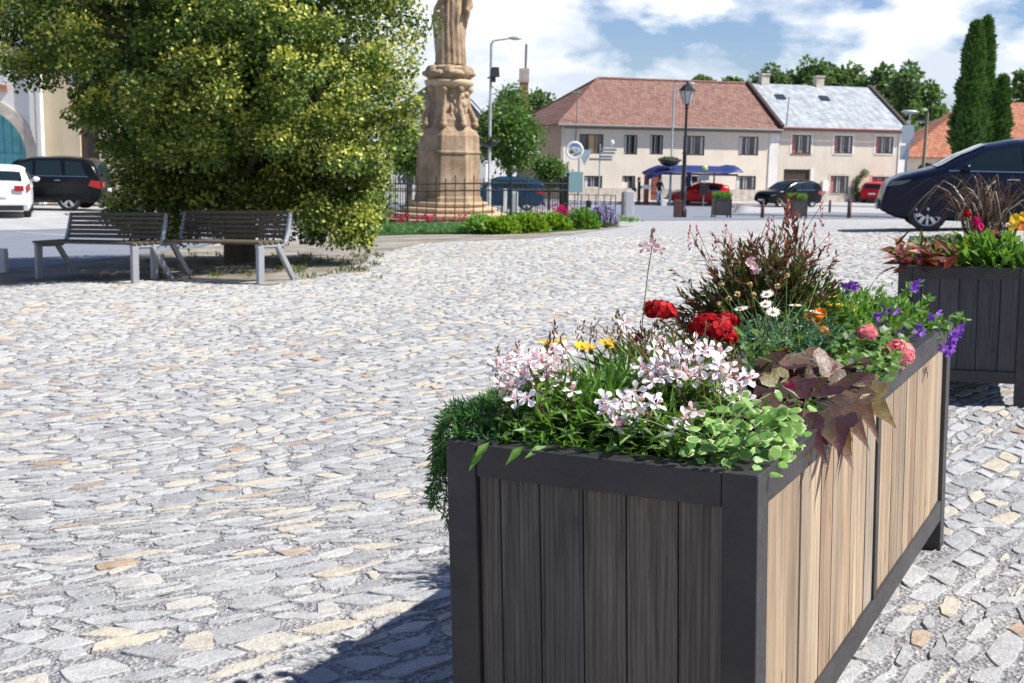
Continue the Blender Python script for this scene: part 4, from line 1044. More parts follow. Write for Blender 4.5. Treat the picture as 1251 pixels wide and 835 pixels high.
# ---- house two
h2 = thing("house", "shorter sand-coloured two-storey house with a pale sheet metal roof and two skylights", "house", (HX + hdx * T1, HY + hdy * T1, HZ), HA)
L2 = T2 - T1; sub = lambda r: (r[0] - T1, r[1] - T1, r[2], r[3]); EV2 = fac(1020, 156)[1]
first = [sub(rect(958, 981, 165, 188)), sub(rect(1009, 1031, 166, 188)), sub(rect(1059, 1080, 167, 188))]
gnd = [sub(rect(1007, 1029, 215, 237)), sub(rect(1057, 1078, 216, 237))]; gate = sub(rect(950, 982, 207, 245)); gate = (gate[0], gate[1], .02, gate[3])
m = MB(); wall(m, L2, EV2, first + gnd + [gate], y=-.01)
for q in ([(L2, -.01, 0), (L2, DEP, 0), (L2, DEP, EV2), (L2, DEP / 2, RDG + .05), (L2, -.01, EV2)], [(0, 0, 0), (0, DEP, 0), (0, DEP, EV2), (0, DEP / 2, RDG + .05), (0, 0, EV2)]): m.add(q, [(0, 1, 2, 3, 4)])
m.add([(0, DEP, 0), (L2, DEP, 0), (L2, DEP, EV2), (0, DEP, EV2)], [(0, 1, 2, 3)]); m.build("wall", B_sand, h2)
m = MB(); wall(m, L2 - .7, .6, [gate], y=-.05, depth=.035); m.build("plinth", B_plinth, h2)
m = MB(); m.bb(.1, L2 - .02, -.2, -.013, EV2 - .3, EV2 - .06); m.build("cornice", B_beam, h2)
m = MB(); m.bb(L2 - .62, L2 - .02, -.07, -.013, 0, EV2 - .31); m.build("pilaster", B_white, h2)
m = MB(); gable(m, .1, L2, 0, DEP, EV2, RDG + .05, .3); r2 = m.build("roof", R_sheet, h2)
m = MB(); m.tube([(0, -.4, EV2 - .12), (L2, -.4, EV2 - .12)], .07, 8); m.build("gutter", B_redwood, h2)
s2 = (RDG + .05 - EV2) / (DEP / 2)
for xx in (-.02, L2 + .02):
    m = MB()
    for sg in (0, 1):
        y0, y1 = (-.36, DEP / 2) if sg == 0 else (DEP + .36, DEP / 2); z0 = EV2 - .36 * s2
        m.bar((xx, y0, z0 + .17), (xx, y1, RDG + .24), .26, .2)
    m.build("verge_board", B_dkwood, h2)
for px in (942, 1011):
    t = fac(px, 100)[0] - T1 + 1.3; m = MB(); m.bb(t - .3, t + .3, DEP / 2 - .25, DEP / 2 + .25, RDG - .5, RDG + .75); m.bb(t - .36, t + .36, DEP / 2 - .31, DEP / 2 + .31, RDG + .76, RDG + .86); m.build("chimney", B_plinth, r2)
for px in (955, 1010):
    t = fac(px, 120)[0] - T1 + .9; yy = 3.05; z = EV2 + yy * s2
    m = MB(); m.prism([(t - .35, yy, z + .15), (t + .35, yy, z + .15), (t + .35, yy + .55, z + .15 + .55 * s2), (t - .35, yy + .55, z + .15 + .55 * s2)], (0, 0, .06)); m.build("skylight", B_glass, r2)
for i, (a, b, c, d) in enumerate(first + gnd):
    window(h2, a, b, c, d, y=.09, curtain=1, sill=B_redwood if i in (0, 3) else B_white)
    m = MB(); f_ = .14
    for (x0, x1, z0, z1) in ((a - f_, b + f_, d + .003, d + f_), (a - f_, a - .003, c, d), (b + .003, b + f_, c, d)): m.bb(x0, x1, -.03, -.012, z0, z1)
    m.build("window_surround", B_plinth if i > 2 else B_white, h2)
m = MB()
n = 9
for i in range(n): x0 = gate[0] + (gate[1] - gate[0]) * i / n; m.bb(x0 + .01, x0 + (gate[1] - gate[0]) / n - .01, .11, .15, .03, gate[3] - .02)
m.build("gate", B_dkwood, h2)
m = MB(); m.bb(gate[1] + .003, gate[1] + .25, -.06, -.012, 0, gate[3] + .1); m.build("gate_post", B_white, h2)
m = MB(); t = fac(1000, 238)[0] - T1; m.bb(t - .22, t + .22, -.2, -.051, .75, 1.45); m.build("meter_box", B_whwood, h2)
m = MB(); t = fac(990, 238)[0] - T1; m.bb(t - .2, t + .2, -.1, -.051, .62, 1.1); m.build("letter_box", plain("orange_box", (.75, .42, .15)), h2)
m = MB(); m.tube([(.35, -.15, EV2 - .2), (.38, -.3, EV2 + 1.9)], .035, 5); m.build("antenna_mast", B_beam, h2)
m = MB(); m.tube([(L2 + .12, -.2, EV2 - .1), (L2 + .1, -.12, EV2 - .5), (L2 + .1, -.1, .1)], .06, 8); m.build("downpipe", B_metal, h2)
# ---- red roofed house on the right
h3 = thing("house", "low plastered house with an orange-red tiled roof behind the dark conifers", "house", P(1106, 200, 92), radians(-4)); h3.location.z = G(30, 90)
z3 = P(1120, 188, 92).z - h3.location.z; L3 = 16
ahole = (1.0, 2.1, 0.0, z3 - 1.3)
m = MB(); wall(m, L3, z3, [ahole, (5, 6, 1.2, 2.4)], mi=0, depth=.6); m.add([(0, 0, 0), (0, 9, 0), (0, 9, z3), (0, 0, z3)], [(0, 1, 2, 3)]); m.add([(1.0, .6, 0), (2.1, .6, 0), (2.1, .6, z3), (1.0, .6, z3)], [(0, 1, 2, 3)], 1); m.build("wall", [render_mat("pale_render", (.58, .53, .46)), B_in], h3)
m = MB(); vs = [(1.55 + .72 * cos(t * pi / 8), -.02, z3 - 1.4 + .75 * sin(t * pi / 8)) for t in range(9)]; m.prism(vs, (0, .03, 0)); m.build("arched_hood", B_in, h3)
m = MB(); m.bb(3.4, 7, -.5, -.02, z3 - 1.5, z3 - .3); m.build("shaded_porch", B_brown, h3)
m = MB(); gable(m, 0, L3, 0, 9, z3, z3 + 3.9, .4, hip0=5.5); m.build("roof", R_red, h3)
window(h3, 5, 6, 1.2, 2.4)
h3b = thing("house", "small red roof showing between the sand-coloured house and the orange-red roof", "house", P(1094, 190, 98), 0); h3b.location.z = G(30, 98)
z = P(1094, 188, 98).z - h3b.location.z; m = MB(); wall(m, 4.2, z, []); m.build("wall", B_brown, h3b); m = MB(); gable(m, -1, 4.0, 0, 5, z, z + 1.2, .2); m.build("roof", tile_mat("bright_red_tiles", ((.5, .12, .10), (.55, .16, .14))), h3b)
# ---- white gatehouse at the left with a teal arched door
YB = 46.0; gz = P(0, 262, YB).z
gz = G(-19, 46) + .05
gh = thing("gatehouse", "white building at the left edge with a round-arched teal double gate", "building", (P(-230, 200, YB).x, YB, gz), 0)
ox = gh.location.x
def bx_(px): return P(px, 200, YB).x - ox
xr = bx_(52); zt = 8.2; ax0, ax1 = bx_(-88), bx_(33); ar = (ax1 - ax0) / 2; acx = (ax0 + ax1) / 2; asp = P(0, 190, YB).z - gz
aseg = 20; m = MB()
m.add([(0, 0, 0), (ax0, 0, 0), (ax0, 0, zt), (0, 0, zt)], [(0, 1, 2, 3)]); m.add([(ax1, 0, 0), (xr, 0, 0), (xr, 0, zt), (ax1, 0, zt)], [(0, 1, 2, 3)]); m.add([(xr, 0, 0), (xr, 8, 0), (xr, 8, zt), (xr, 0, zt)], [(0, 1, 2, 3)])
arcp = [(acx - ar * cos(pi * i / aseg), asp + ar * .95 * sin(pi * i / aseg)) for i in range(aseg + 1)]
for i in range(aseg):
    a, b = arcp[i], arcp[i + 1]; m.add([(a[0], 0, a[1]), (b[0], 0, b[1]), (b[0], 0, zt), (a[0], 0, zt)], [(0, 1, 2, 3)]); m.add([(a[0], 0, a[1]), (a[0], .35, a[1]), (b[0], .35, b[1]), (b[0], 0, b[1])], [(0, 1, 2, 3)])
for xx in (ax0, ax1): m.add([(xx, 0, 0), (xx, .35, 0), (xx, .35, asp), (xx, 0, asp)], [(0, 1, 2, 3)])
m.build("wall", B_white, gh)
m = MB(); w_ = .42
for i in range(aseg):
    a0, a1 = pi * i / aseg, pi * (i + 1) / aseg
    q = [(acx - (ar + k) * cos(t), -.07, asp + (ar * .95 + k) * sin(t)) for (k, t) in ((.004, a0), (w_, a0), (w_, a1), (.004, a1))]; m.prism(q, (0, .065, 0))
m.bb(ax1 + .004, ax1 + w_, -.07, -.005, 0, asp); m.bb(ax0 - w_, ax0 - .004, -.07, -.005, 0, asp); m.build("arch_surround", B_plinth, gh)
teal = plain("teal_paint", (.09, .36, .40), .5, var=.2, scale=3); m = MB(); nb = 12
for i in range(nb):
    x0 = ax0 + (ax1 - ax0) * i / nb; x1 = ax0 + (ax1 - ax0) * (i + 1) / nb; f = lambda x: asp + ar * .95 * sqrt(max(0, 1 - ((x - acx) / ar) ** 2))
    m.prism([(x0 + .012, .25, .03), (x1 - .012, .25, .03), (x1 - .012, .25, max(.1, f(x1) - .01)), (x0 + .012, .25, max(.1, f(x0) - .01))], (0, .06, 0))
gt = m.build("gate", teal, gh); m = MB(); m.bb(ax0 + .1, ax1 - .02, .21, .247, asp - .1, asp + .06); m.bb(ax0 + .1, ax1 - .02, .21, .247, .2, .34); m.bb(acx - .05, acx + .05, .2, .247, .35, asp - .11); m.build("gate_rail", teal, gt)
m = MB(); m.bb(-.2, bx_(14), -.12, -.005, P(0, 112, YB).z - gz, P(0, 104, YB).z - gz); m.build("string_course", R_brick, gh)
m = MB(); m.tube([(xr - .12, -.12, zt), (xr - .12, -.12, .1)], .06, 8); m.build("downpipe", B_metal, gh)
m = MB(); gable(m, 0, xr, 0, 8, zt, zt + 3, .4); m.build("roof", R_old, gh)
nh = thing("house", "cream house between the white gatehouse and the big linden tree", "house", (ox + xr + .02, YB + .3, gz), 0)
Ln = bx_(330) - xr; m = MB(); hn = [(bx_(85) - xr + .3, bx_(118) - xr, 0.1, 3.6)] + [(k, k + 1.1, 1.3, 2.9) for k in (4.2, 6.6)] + [(k, k + 1.1, 4.4, 6.0) for k in (.8, 3.2, 5.6)]
wall(m, Ln, 7.4, hn); m.add([(Ln, 0, 0), (Ln, 8, 0), (Ln, 8, 7.4), (Ln, 0, 7.4)], [(0, 1, 2, 3)]); m.build("wall", render_mat("warm_cream_render", (.62, .52, .36)), nh)
for i, h in enumerate(hn):
    if i: window(nh, *h)
m = MB(); m.bb(hn[0][0] + .02, hn[0][1] - .02, .1, .15, .1, 3.6); m.build("door", B_dkwood, nh); m = MB(); gable(m, 0, Ln, 0, 8, 7.4, 10.4, .4); m.build("roof", R_old, nh)
# ---- grey gabled house behind the monument and brick chimney
gb = P(465, 200, 76); h5 = thing("house", "pale house with a grey gabled roof half hidden behind the monument", "house", (gb.x, 76, G(-4, 76)), radians(0))
z5 = P(560, 148, 76).z - h5.location.z; L5 = P(594, 200, 76).x - gb.x; zr = P(555, 92, 76).z - h5.location.z
hh = [(1.1, 2.2, 1.0, 2.6), (4.4, 5.5, 1.0, 2.6), (1.1, 2.2, z5 - 2, z5 - .6), (4.4, 5.5, z5 - 2, z5 - .6)]
m = MB(); wall(m, L5, z5, hh); xm = L5 * .62; m.add([(0, 0, z5), (L5, 0, z5), (xm, 0, zr)], [(0, 1, 2)], 1); m.add([(L5, 0, 0), (L5, 9, 0), (L5, 9, z5), (L5, 0, z5)], [(0, 1, 2, 3)]); m.build("wall", [B_white, B_beam], h5)
for h in hh: window(h5, *h)
m = MB(); m.prism([(xm, -.3, zr), (L5 + .5, -.3, z5 - .3), (L5 + .5, 9, z5 - .3), (xm, 9, zr)], (0, 0, .12)); m.prism([(xm, -.3, zr), (-.5, -.3, z5 - .3), (-.5, 9, z5 - .3), (xm, 9, zr)], (0, 0, .12)); m.build("roof", R_grey, h5)
cb = onG(637, 92); ch = thing("chimney_stack", "tall brick chimney with a thin metal flue rising behind the green trees", "chimney", cb)
zt_ = P(637, 84, 92).z - cb.z; m = MB(); m.bb(-.33, .33, -.33, .33, 0, zt_ - 1.0); m.build("stack", R_brick, ch); m = MB(); m.bb(-.37, .37, -.37, .37, zt_ - .99, zt_); m.build("cap", B_plinth, ch)
m = MB(); m.tube([(.1, 0, zt_ - .1), (.12, 0, P(637, 54, 92).z - cb.z)], .09, 8); m.build("flue", B_beam, ch)
# ================================================================ monument
YM = 34.2
def sandstone():
    t = NT("sandstone"); o = t.obj()
    c = t.ramp(t.noise(1.6, 6, .7, o), [(.28, (.19, .13, .085)), (.5, (.37, .27, .18)), (.72, (.54, .42, .30))])
    c = t.mix(.6, c, t.ramp(t.noise(1, 5, .7, t.mapping(o, (5, 5, .6))), [(.35, (.5, .47, .46)), (.55, (1, 1, 1))]), 'MULTIPLY')
    return t.out(c, .9, 0, .15, t.bump(t.noise(18, 5, .7, o), .6, .02))
S_stone = sandstone(); S_pale = plain("pale_sandstone", (.50, .38, .25), .9, scale=3, bmp=.4)
mc = P(547, 250, YM); MG = G(mc.x, YM)
mon = thing("monument", "sandstone column pedestal with stepped octagonal base and a robed saint on top", "monument", (mc.x, YM, MG), radians(13))
k = YM / F
def zz(py): return P(549, py, YM).z - MG
def octo(mb, r, z0, z1, r1=None, n=8, ch=.02):
    r1 = r1 or r; mb.lathe([(r, z0), (r, z1 - ch), (r1 - ch, z1)], n, smooth=False, ph=pi / 8)
zb = zz(246); stp = (zb + .0) / 4
for i in range(4):
    m = MB(); rr_ = (84 - i * 11.5) * k; m.lathe([(rr_ - .07, i * stp + (.002 if i else -.25)), (rr_ - .07, (i + 1) * stp - .075), (rr_ - .01, (i + 1) * stp - .07), (rr_, (i + 1) * stp - .055), (rr_, (i + 1) * stp - .012), (rr_ - .02, (i + 1) * stp)], 8, smooth=False, ph=pi / 8); m.build("step", S_pale, mon)
m = MB(); m.lathe([(42 * k, zb), (42 * k, zb + .12), (40 * k, zb + .16), (39 * k, zz(188)), (40.5 * k, zz(187)), (40.5 * k, zz(185)), (38.5 * k, zz(184)), (37.5 * k, zz(166)), (34 * k, zz(160)), (29 * k, zz(154))], 8, smooth=False, ph=pi / 8)
m.build("plinth", S_stone, mon)
m = MB(); m.lathe([(30 * k, zz(156)), (28 * k, zz(147)), (23.5 * k, zz(138)), (23 * k, zz(116)), (24 * k, zz(107))], 8, smooth=False, ph=pi / 8)
for q in range(8):
    a = pi / 8 + q * pi / 4; d = V(cos(a), sin(a), 0)
    pts = [d * (32 * k) + UP * zz(154), d * (32 * k) + UP * zz(148), d * (29 * k) + UP * zz(141), d * (24.5 * k) + UP * zz(130), d * (23.5 * k) + UP * zz(117), d * (25.5 * k) + UP * zz(110)]
    m.tube(pts, [.07, .09, .075, .06, .06, .075], 7); m.ball(pts[0] + UP * .03, (.12, .12, .10), 0, 8, 6); m.ball(pts[5], .10, 0, 8, 6)
    a2 = q * pi / 4; d = V(cos(a2), sin(a2), 0)
    for _ in range(16): m.ball(d * (22 * k) + V(-d.y, d.x, 0) * ru(-.25, .25) + UP * ru(zz(150), zz(114)), (ru(.03, .08), ru(.03, .08), ru(.05, .13)), 0, 7, 5)
def carve(o, vox=.035, amp=.03, sc=.25):
    r = o.modifiers.new("fuse", 'REMESH'); r.mode = 'VOXEL'; r.voxel_size = vox; r.use_smooth_shade = True
    tx = bpy.data.textures.new("carving", 'CLOUDS'); tx.noise_scale = sc; tx.noise_depth = 3
    d = o.modifiers.new("wear", 'DISPLACE'); d.texture = tx; d.strength = amp; d.mid_level = .5
    tree_bake(o)
carve(m.build("carved_shaft", S_stone, mon), .022, .035, .12)
m = MB(); m.lathe([(23 * k, zz(108)), (28.5 * k, zz(105)), (29.5 * k, zz(101)), (29.5 * k, zz(99)), (24 * k, zz(97))], 16, ph=.2); m.build("cornice", S_pale, mon)
m = MB(); m.lathe([(24 * k, zz(97.5)), (25 * k, zz(92)), (23 * k, zz(86)), (25 * k, zz(83)), (20 * k, zz(80.5))], 20)
for q in range(7):
    a = q * .9; m.ball((cos(a) * 23 * k, sin(a) * 23 * k, zz(89)), (.17, .17, .2), 0, 8, 6); m.ball((cos(a + .4) * 24 * k, sin(a + .4) * 24 * k, zz(91)), (.22, .22, .1), 0, 8, 6)
carve(m.build("cherub_drum", S_stone, mon), .025, .03, .12)
# the saint: robe, cloak, arms and head fused into one body
m = MB(); n = 40; prof = [(18, 82), (16.5, 70), (15.5, 55), (16, 40), (18, 25), (17.5, 10), (13.5, 0), (14, -12), (13, -24), (9, -31), (4.5, -34)]
vs = []; fs = []
for (r, py) in prof:
    for i in range(n):
        a = 2 * pi * i / n; w_ = min(1, max(0, (py + 30) / 60)); f = 1 + .17 * w_ * sin(a * 8 + 1.6 * sin(a * 2 + py * .05)) + .10 * w_ * sin(a * 4 + py * .03)
        vs.append((cos(a) * r * k * f, sin(a) * r * k * f * .8, zz(py)))
for j in range(len(prof) - 1):
    for i in range(n): i2 = (i + 1) % n; fs.append((j * n + i, j * n + i2, (j + 1) * n + i2, (j + 1) * n + i))
fs.append(tuple(range(n))[::-1]); fs.append(tuple(range(len(vs) - n, len(vs)))); m.add(vs, fs)
sh = zz(-24)
m.tube([(.28, 0, sh), (.42, -.12, zz(-8)), (.50, -.22, zz(8)), (.38, -.38, zz(16))], [.14, .13, .11, .07], 9)
m.tube([(-.28, 0, sh), (-.42, -.12, zz(-6)), (-.30, -.36, zz(0)), (-.05, -.44, zz(-6))], [.14, .13, .10, .06], 9)
for s_ in range(5): a = -.25 + s_ * .1; m.tube([(.46 + a * .1, -.18 + a * .3, zz(4)), (.47 + a * .12, -.16 + a * .4, zz(18)), (.43 + a * .1, -.1 + a * .4, zz(29 + s_ % 2 * 4))], [.07, .06, .03], 6)
for q in range(7): a = -2.6 + q * .35; m.tube([(cos(a) * .33, sin(a) * .28, zz(-15)), (cos(a) * .37, sin(a) * .3, zz(30)), (cos(a + .1) * .42, sin(a + .1) * .35, zz(80))], [.04, .055, .07], 6)
m.tube([(0, 0, zz(-30)), (0, -.02, zz(-42))], .09, 8); m.ball((0, -.04, zz(-47)), (.16, .18, .22), 0, 14, 10); m.ball((0, -.2, zz(-46)), (.03, .05, .05), 0, 6, 4); m.ball((0, .03, zz(-49)), (.19, .19, .21), 0, 12, 8); m.ball((0, -.12, zz(-40)), (.1, .1, .16), 0, 10, 6)
m.tube([(-.05, -.46, zz(-14)), (-.05, -.46, zz(4))], .05, 6); m.tube([(-.2, -.46, zz(-9)), (.1, -.46, zz(-9))], .04, 6)
carve(m.build("saint_figure", S_stone, mon), .03, .02, .12)

# ================================================================ iron fence round the monument
F_iron = plain("black_iron", (.018, .018, .02), .5)
fence = thing("iron_fence", "black wrought iron fence with spiked bars enclosing the monument", "fence", (mc.x, YM, MG))
def gxy(px, Y): p = onG(px, Y); return (p.x, p.y)
ring = [gxy(498, 31.3), gxy(624, 31.8), gxy(693, 34.0), gxy(684, 41), gxy(560, 44.5), gxy(470, 42), gxy(452, 35)]
FH = 1.16
def fpt(x, y, h): return (x - mc.x, y - YM, G(x, y) + h - MG)
for i in range(len(ring)):
    a = Vector(ring[i]); b = Vector(ring[(i + 1) % len(ring)]); L = (b - a).length; nb = max(2, int(L / .225)); m = MB()
    for h in (.12, FH - .27, FH - .09): m.tube([fpt(a.x, a.y, h), fpt(b.x, b.y, h)], .019, 4, smooth=False)
    for q in range(1, nb):
        p = a.lerp(b, q / nb); tall = .14 if q % 2 else .06
        m.tube([fpt(p.x, p.y, .05), fpt(p.x, p.y, FH + tall - .08), fpt(p.x, p.y, FH + tall - .05), fpt(p.x, p.y, FH + tall)], [.012, .012, .02, .001], 4, smooth=False)
    m.build("bar_panel", F_iron, fence)
    m = MB(); m.tube([fpt(a.x, a.y, -.1), fpt(a.x, a.y, FH + .12)], .032, 6, smooth=False); m.ball(fpt(a.x, a.y, FH + .17), .05, 0, 8, 6); m.build("post", F_iron, fence)

# ================================================================ benches
Bn_wood = plain("weathered_bench_slat", (.10, .078, .05), .75, scale=14, var=.3, bmp=.3); Bn_met = plain("grey_bench_metal", (.30, .31, .33), .45, .2, var=.08)
def bench(label, pf, pr, label_group):
    a = at(*pf); b = at(*pr); L = (b - a).length; d = (b - a); rz = atan2(d.y, d.x)
    t = thing("park_bench", label, "bench", ((a + b) / 2 + V(0, 0, 0)), rz, label_group); t.rotation_euler = (0, -atan2(d.z, L), rz)
    x1 = L / 2
    for s in (-1, 1):
        x = s * x1
        m = MB(); m.bar((x, 0, -.02), (x, .02, .42), .05, .09); m.build("front_leg", Bn_met, t, bevel=.006)
        m = MB(); m.bar((x, .30, .41), (x, .56, -.02), .05, .06); m.build("rear_leg", Bn_met, t, bevel=.006)
        m = MB(); m.tube([(x, -.03, .43), (x, .18, .42), (x, .37, .42), (x, .44, .47), (x, .48, .58), (x, .51, .70), (x, .53, .79)], [.026, .026, .028, .03, .028, .024, .02], 8); m.build("side_frame", Bn_met, t)
    m = MB()
    for i in range(5): y = .0 + i * .088; m.bb(-x1 - .04, x1 + .04, y - .036, y + .036, .449, .476)
    m.build("seat", Bn_wood, t, bevel=.004)
    m = MB()
    for i in range(6):
        z = .515 + i * .054; y = .455 + (z - .5) * .26; R = Matrix.Rotation(radians(-14), 3, 'X')
        m.box((0, y, z), (L + .04, .024, .043), R)
    m.build("backrest", Bn_wood, t, bevel=.003)
    return t
bench("slatted bench standing wholly in the shade of the linden, left of the two", (48, 341), (165, 346.5), "grey slatted park benches")
bench("slatted bench with its right end in the sun, right of the two under the linden", (189, 341.5), (318, 347.5), "grey slatted park benches")

# ================================================================ lamps, posts, signs
Gy = plain("galvanised_steel", (.40, .43, .45), .45, .4); Bk = plain("black_lamp_paint", (.015, .015, .017), .4)
def local(Y): return Y / F
def street_lamp(label, px, pyb, Y, pyt, armpx, basket=None, group="tall grey street lamps"):
    b = onG(px, Y); t = thing("street_lamp", label, "street lamp", b, 0, group); zt = P(px, pyt, Y).z - b.z; ax = (armpx - px) * Y / F * .985
    m = MB(); m.tube([(0, 0, -.1), (0, 0, 1.0), (0, 0, 1.05), (0, 0, zt - .15), (.08, 0, zt)], [.10, .10, .07, .055, .05], 10); m.tube([(.08, 0, zt), (ax * .6, 0, zt + .1)], .035, 8); m.build("pole", Gy, t)
    m = MB(); m.ball((ax * .82, 0, zt + .12), (ax * .24, .13, .08), 0, 12, 8); m.build("lamp_head", Gy, t)
    return t, b, zt
Yl = 52
t, b, zt = street_lamp("grey street lamp beside the monument carrying a black loudspeaker", 597, 240, Yl, 50, 632)
sp = thing("loudspeaker", "black loudspeaker cluster fixed high on the grey lamp post by the monument", "loudspeaker", P(603, 90, Yl) + V(0, -.1, 0))
m = MB(); m.box((.08, 0, .05), (.28, .3, .4), Matrix.Rotation(.3, 3, 'Z'), 0, .8); m.build("horn", Bk, sp); m = MB(); m.box((0, -.05, -.25), (.2, .25, .22), None, 0, .9); m.bar((-.25, .1, -.2), (0, 0, -.1), .05, .05); m.build("bracket", Bk, sp)
def basket(label, px, py, Y, w, h):
    c = P(px, py, Y); t = thing("hanging_planter", label, "planter", c, 0, "planters ringed round lamp posts"); m = MB(); m.lathe([(w * .25, -h), (w * .7, -h * .7), (w, 0), (w * .9, .02)], 12); m.build("bowl", Bk, t)
    m = MB()
    for _ in range(320): d = rdir(-.2, 1); quadleaf(m, V(d.x * w * .95, d.y * w * .95, d.z * h * .45) * ru(.6, 1), (d + rdir()).normalized(), rdir(), .13, .07)
    m.build("foliage", L_dark, t)
basket("green planter ring on the grey lamp post beside the monument", 597, 172, Yl, .46, .28)
Yl2 = 77
street_lamp("thin grey street lamp in front of the cream house, next to the bus shelter", 818, 250, Yl2, 104, 842)
basket("dark planter bowl on the thin lamp post above the bus shelter", 818, 196, Yl2, .72, .38)
b = onG(834, 47.5); bl = thing("lantern_post", "black ornate lamp post with a six-sided glass lantern at the edge of the square", "street lamp", b, radians(1))
zt = P(838, 101, 47.5).z - b.z; m = MB()
m.lathe([(.17, -.05), (.17, .3), (.12, .36), (.12, .9), (.14, .95), (.085, 1.05), (.075, 2.4), (.1, 2.45), (.06, 2.55), (.05, zt - 1.0), (.09, zt - .95), (.05, zt - .9), (.10, zt - .80)], 12); m.tilt = 0
m.build("post", Bk, bl)
m = MB(); m.lathe([(.13, zt - .80), (.27, zt - .32)], 6, smooth=False, cap=False)
fr = m.build("lantern_glass", plain("lantern_glass", (.45, .47, .46), .2), bl)
m = MB()
for q in range(6):
    a = q * pi / 3; m.tube([(.13 * cos(a), .13 * sin(a), zt - .80), (.275 * cos(a), .275 * sin(a), zt - .32)], .014, 4)
m.lathe([(.33, zt - .32), (.31, zt - .28), (.14, zt - .10), (.05, zt - .06), (.05, zt + .0), (.01, zt + .07)], 6, smooth=False); m.build("lantern_cap", Bk, bl)
# far right lamp and pole
Yr = 62
b = onG(1103, Yr); t = thing("street_lamp", "grey lamp post with small signs at the corner of the sand-coloured house", "street lamp", b, 0, "tall grey street lamps")
zt = P(1104, 138, Yr).z - b.z; m = MB(); m.tube([(0, 0, -.1), (.05, 0, zt)], [.08, .05], 8); m.build("pole", Gy, t)
m = MB(); m.ball((.05, 0, zt + .05), (.5, .16, .1), 0, 10, 6); m.build("lamp_head", Gy, t)
m = MB(); m.bb(-.32, .28, -.1, -.07, zt - 1.5, zt - .6); m.bb(-.35, .1, -.1, -.07, zt - 2.3, zt - 1.6); m.build("sign_plate", plain("sign_back", (.36, .42, .46), .5), t)
b = onG(1124, 66); t = thing("utility_pole", "weathered wooden pole right of the corner lamp post", "pole", b); m = MB(); m.tube([(0, 0, -.1), (.05, 0, P(1124, 138, 66).z - b.z)], [.11, .08], 8); m.build("shaft", plain("pole_wood", (.26, .22, .17), .9), t); m = MB(); m.bb(-.5, .5, -.05, .05, P(1124, 150, 66).z - b.z, P(1124, 148, 66).z - b.z); m.build("crossarm", Gy, t)
b = onG(1249, 40); t = thing("utility_pole", "smooth grey pole cut by the right edge of the picture", "pole", b); m = MB(); m.tube([(0, 0, -.1), (0, 0, P(1249, 100, 40).z - b.z)], .12, 10); m.build("shaft", Gy, t); m = MB(); m.lathe([(.15, P(1249, 100, 40).z - b.z), (.02, P(1249, 96, 40).z - b.z)], 10); m.build("cap", Gy, t)
# traffic mirror, sign backs, finger post, railing
Ym = 58
b = onG(706, Ym); t = thing("traffic_mirror", "round white-rimmed traffic mirror on a grey post above the lavender", "mirror", b)
zc = P(700, 184, Ym).z - b.z; m = MB(); m.tube([(0, 0, -.1), (0, 0, zc + .1)], .045, 8); m.build("pole", Gy, t)
wh = plain("white_paint", (.8, .8, .8), .4); m = MB(); R = 11 * Ym / F; xo = -6 * Ym / F
m.lathe([(R * .72, -.10), (R * .74, -.135), (R * .98, -.135), (R, -.10), (R * .98, -.04), (R * .5, -.03)], 32, (xo, 0, zc), axis='y', cap=False); m.v = [tuple(v) for v in m.v]; m.build("rim", wh, t)
mm_ = NT("mirror_glass"); mirr = mm_.out((.62, .64, .66), .04, 1.0, .5); m = MB()
pr = [(R * .735 * sin(a * pi / 2 / 6), -.10 - .05 * cos(a * pi / 2 / 6)) for a in range(7)]; m.lathe([(max(.001, r), y) for r, y in pr], 32, (xo, 0, zc), axis='y', cap=False); m.build("mirror_face", mirr, t)
m = MB(); m.bb(-.62, .2, -.06, -.045, zc - 1.95, zc - .98); m.build("sign_plate", plain("teal_sign_back", (.26, .42, .42), .5), t)
m = MB(); m.prism([(-.1, .07, zc + .05), (.62, .07, zc + .05), (.26, .07, zc - .68)], (0, .02, 0)); m.build("give_way_plate", plain("sign_back", (.5, .54, .58), .5), t)
Yf = 60; b = onG(731, Yf); t = thing("finger_post", "thin grey direction post with stacked blank finger boards before the cream house", "signpost", b)
zc = lambda py: P(731, py, Yf).z - b.z
m = MB(); m.tube([(0, 0, -.1), (0, 0, zc(176))], .035, 6); m.build("pole", Gy, t)
s_ = Yf / F; dk = plain("grey_sign_board", (.22, .24, .26), .5)
for (x0, x1, py) in ((0, 19, 183), (0, 17, 187), (0, 14, 191.5), (-13, 14, 195)):
    m = MB(); d = 1 if x1 > 0 else -1; z = zc(py); m.prism([(x0 * s_, -.05, z - .055), (x1 * s_, -.05, z - .055), ((x1 + 1.5) * s_, -.05, z), (x1 * s_, -.05, z + .055), (x0 * s_, -.05, z + .055)], (0, .03, 0)); m.build("finger_board", dk, t)
m = MB(); m.tube([(.55, 0, zc(182)), (.55, 0, zc(176))], .02, 5); m.ball((.57, 0, zc(174)), (.11, .05, .13), 0, 10, 6); m.build("finial", wh, t)
Yq = 54; rl = thing("metal_railing", "low rusty metal railing with thin bars behind the lavender", "railing", onG(720, Yq)); bz = rl.location
m = MB(); pts = [onG(q, Yq) for q in (694, 702, 710, 719, 728, 738, 746)]; H = P(700, 238, Yq).z - onG(700, Yq).z
e1 = onG(752, Yq + 3)
for p in pts + [e1]: m.tube([p - bz, p - bz + UP * H], .022, 5)
m.build("uprights", F_iron, rl); m = MB()
for h in (H, H * .5, .08): m.tube([pts[0] - bz + UP * h, pts[-1] - bz + UP * h, e1 - bz + UP * h], .018, 5)
m.build("rails", F_iron, rl)
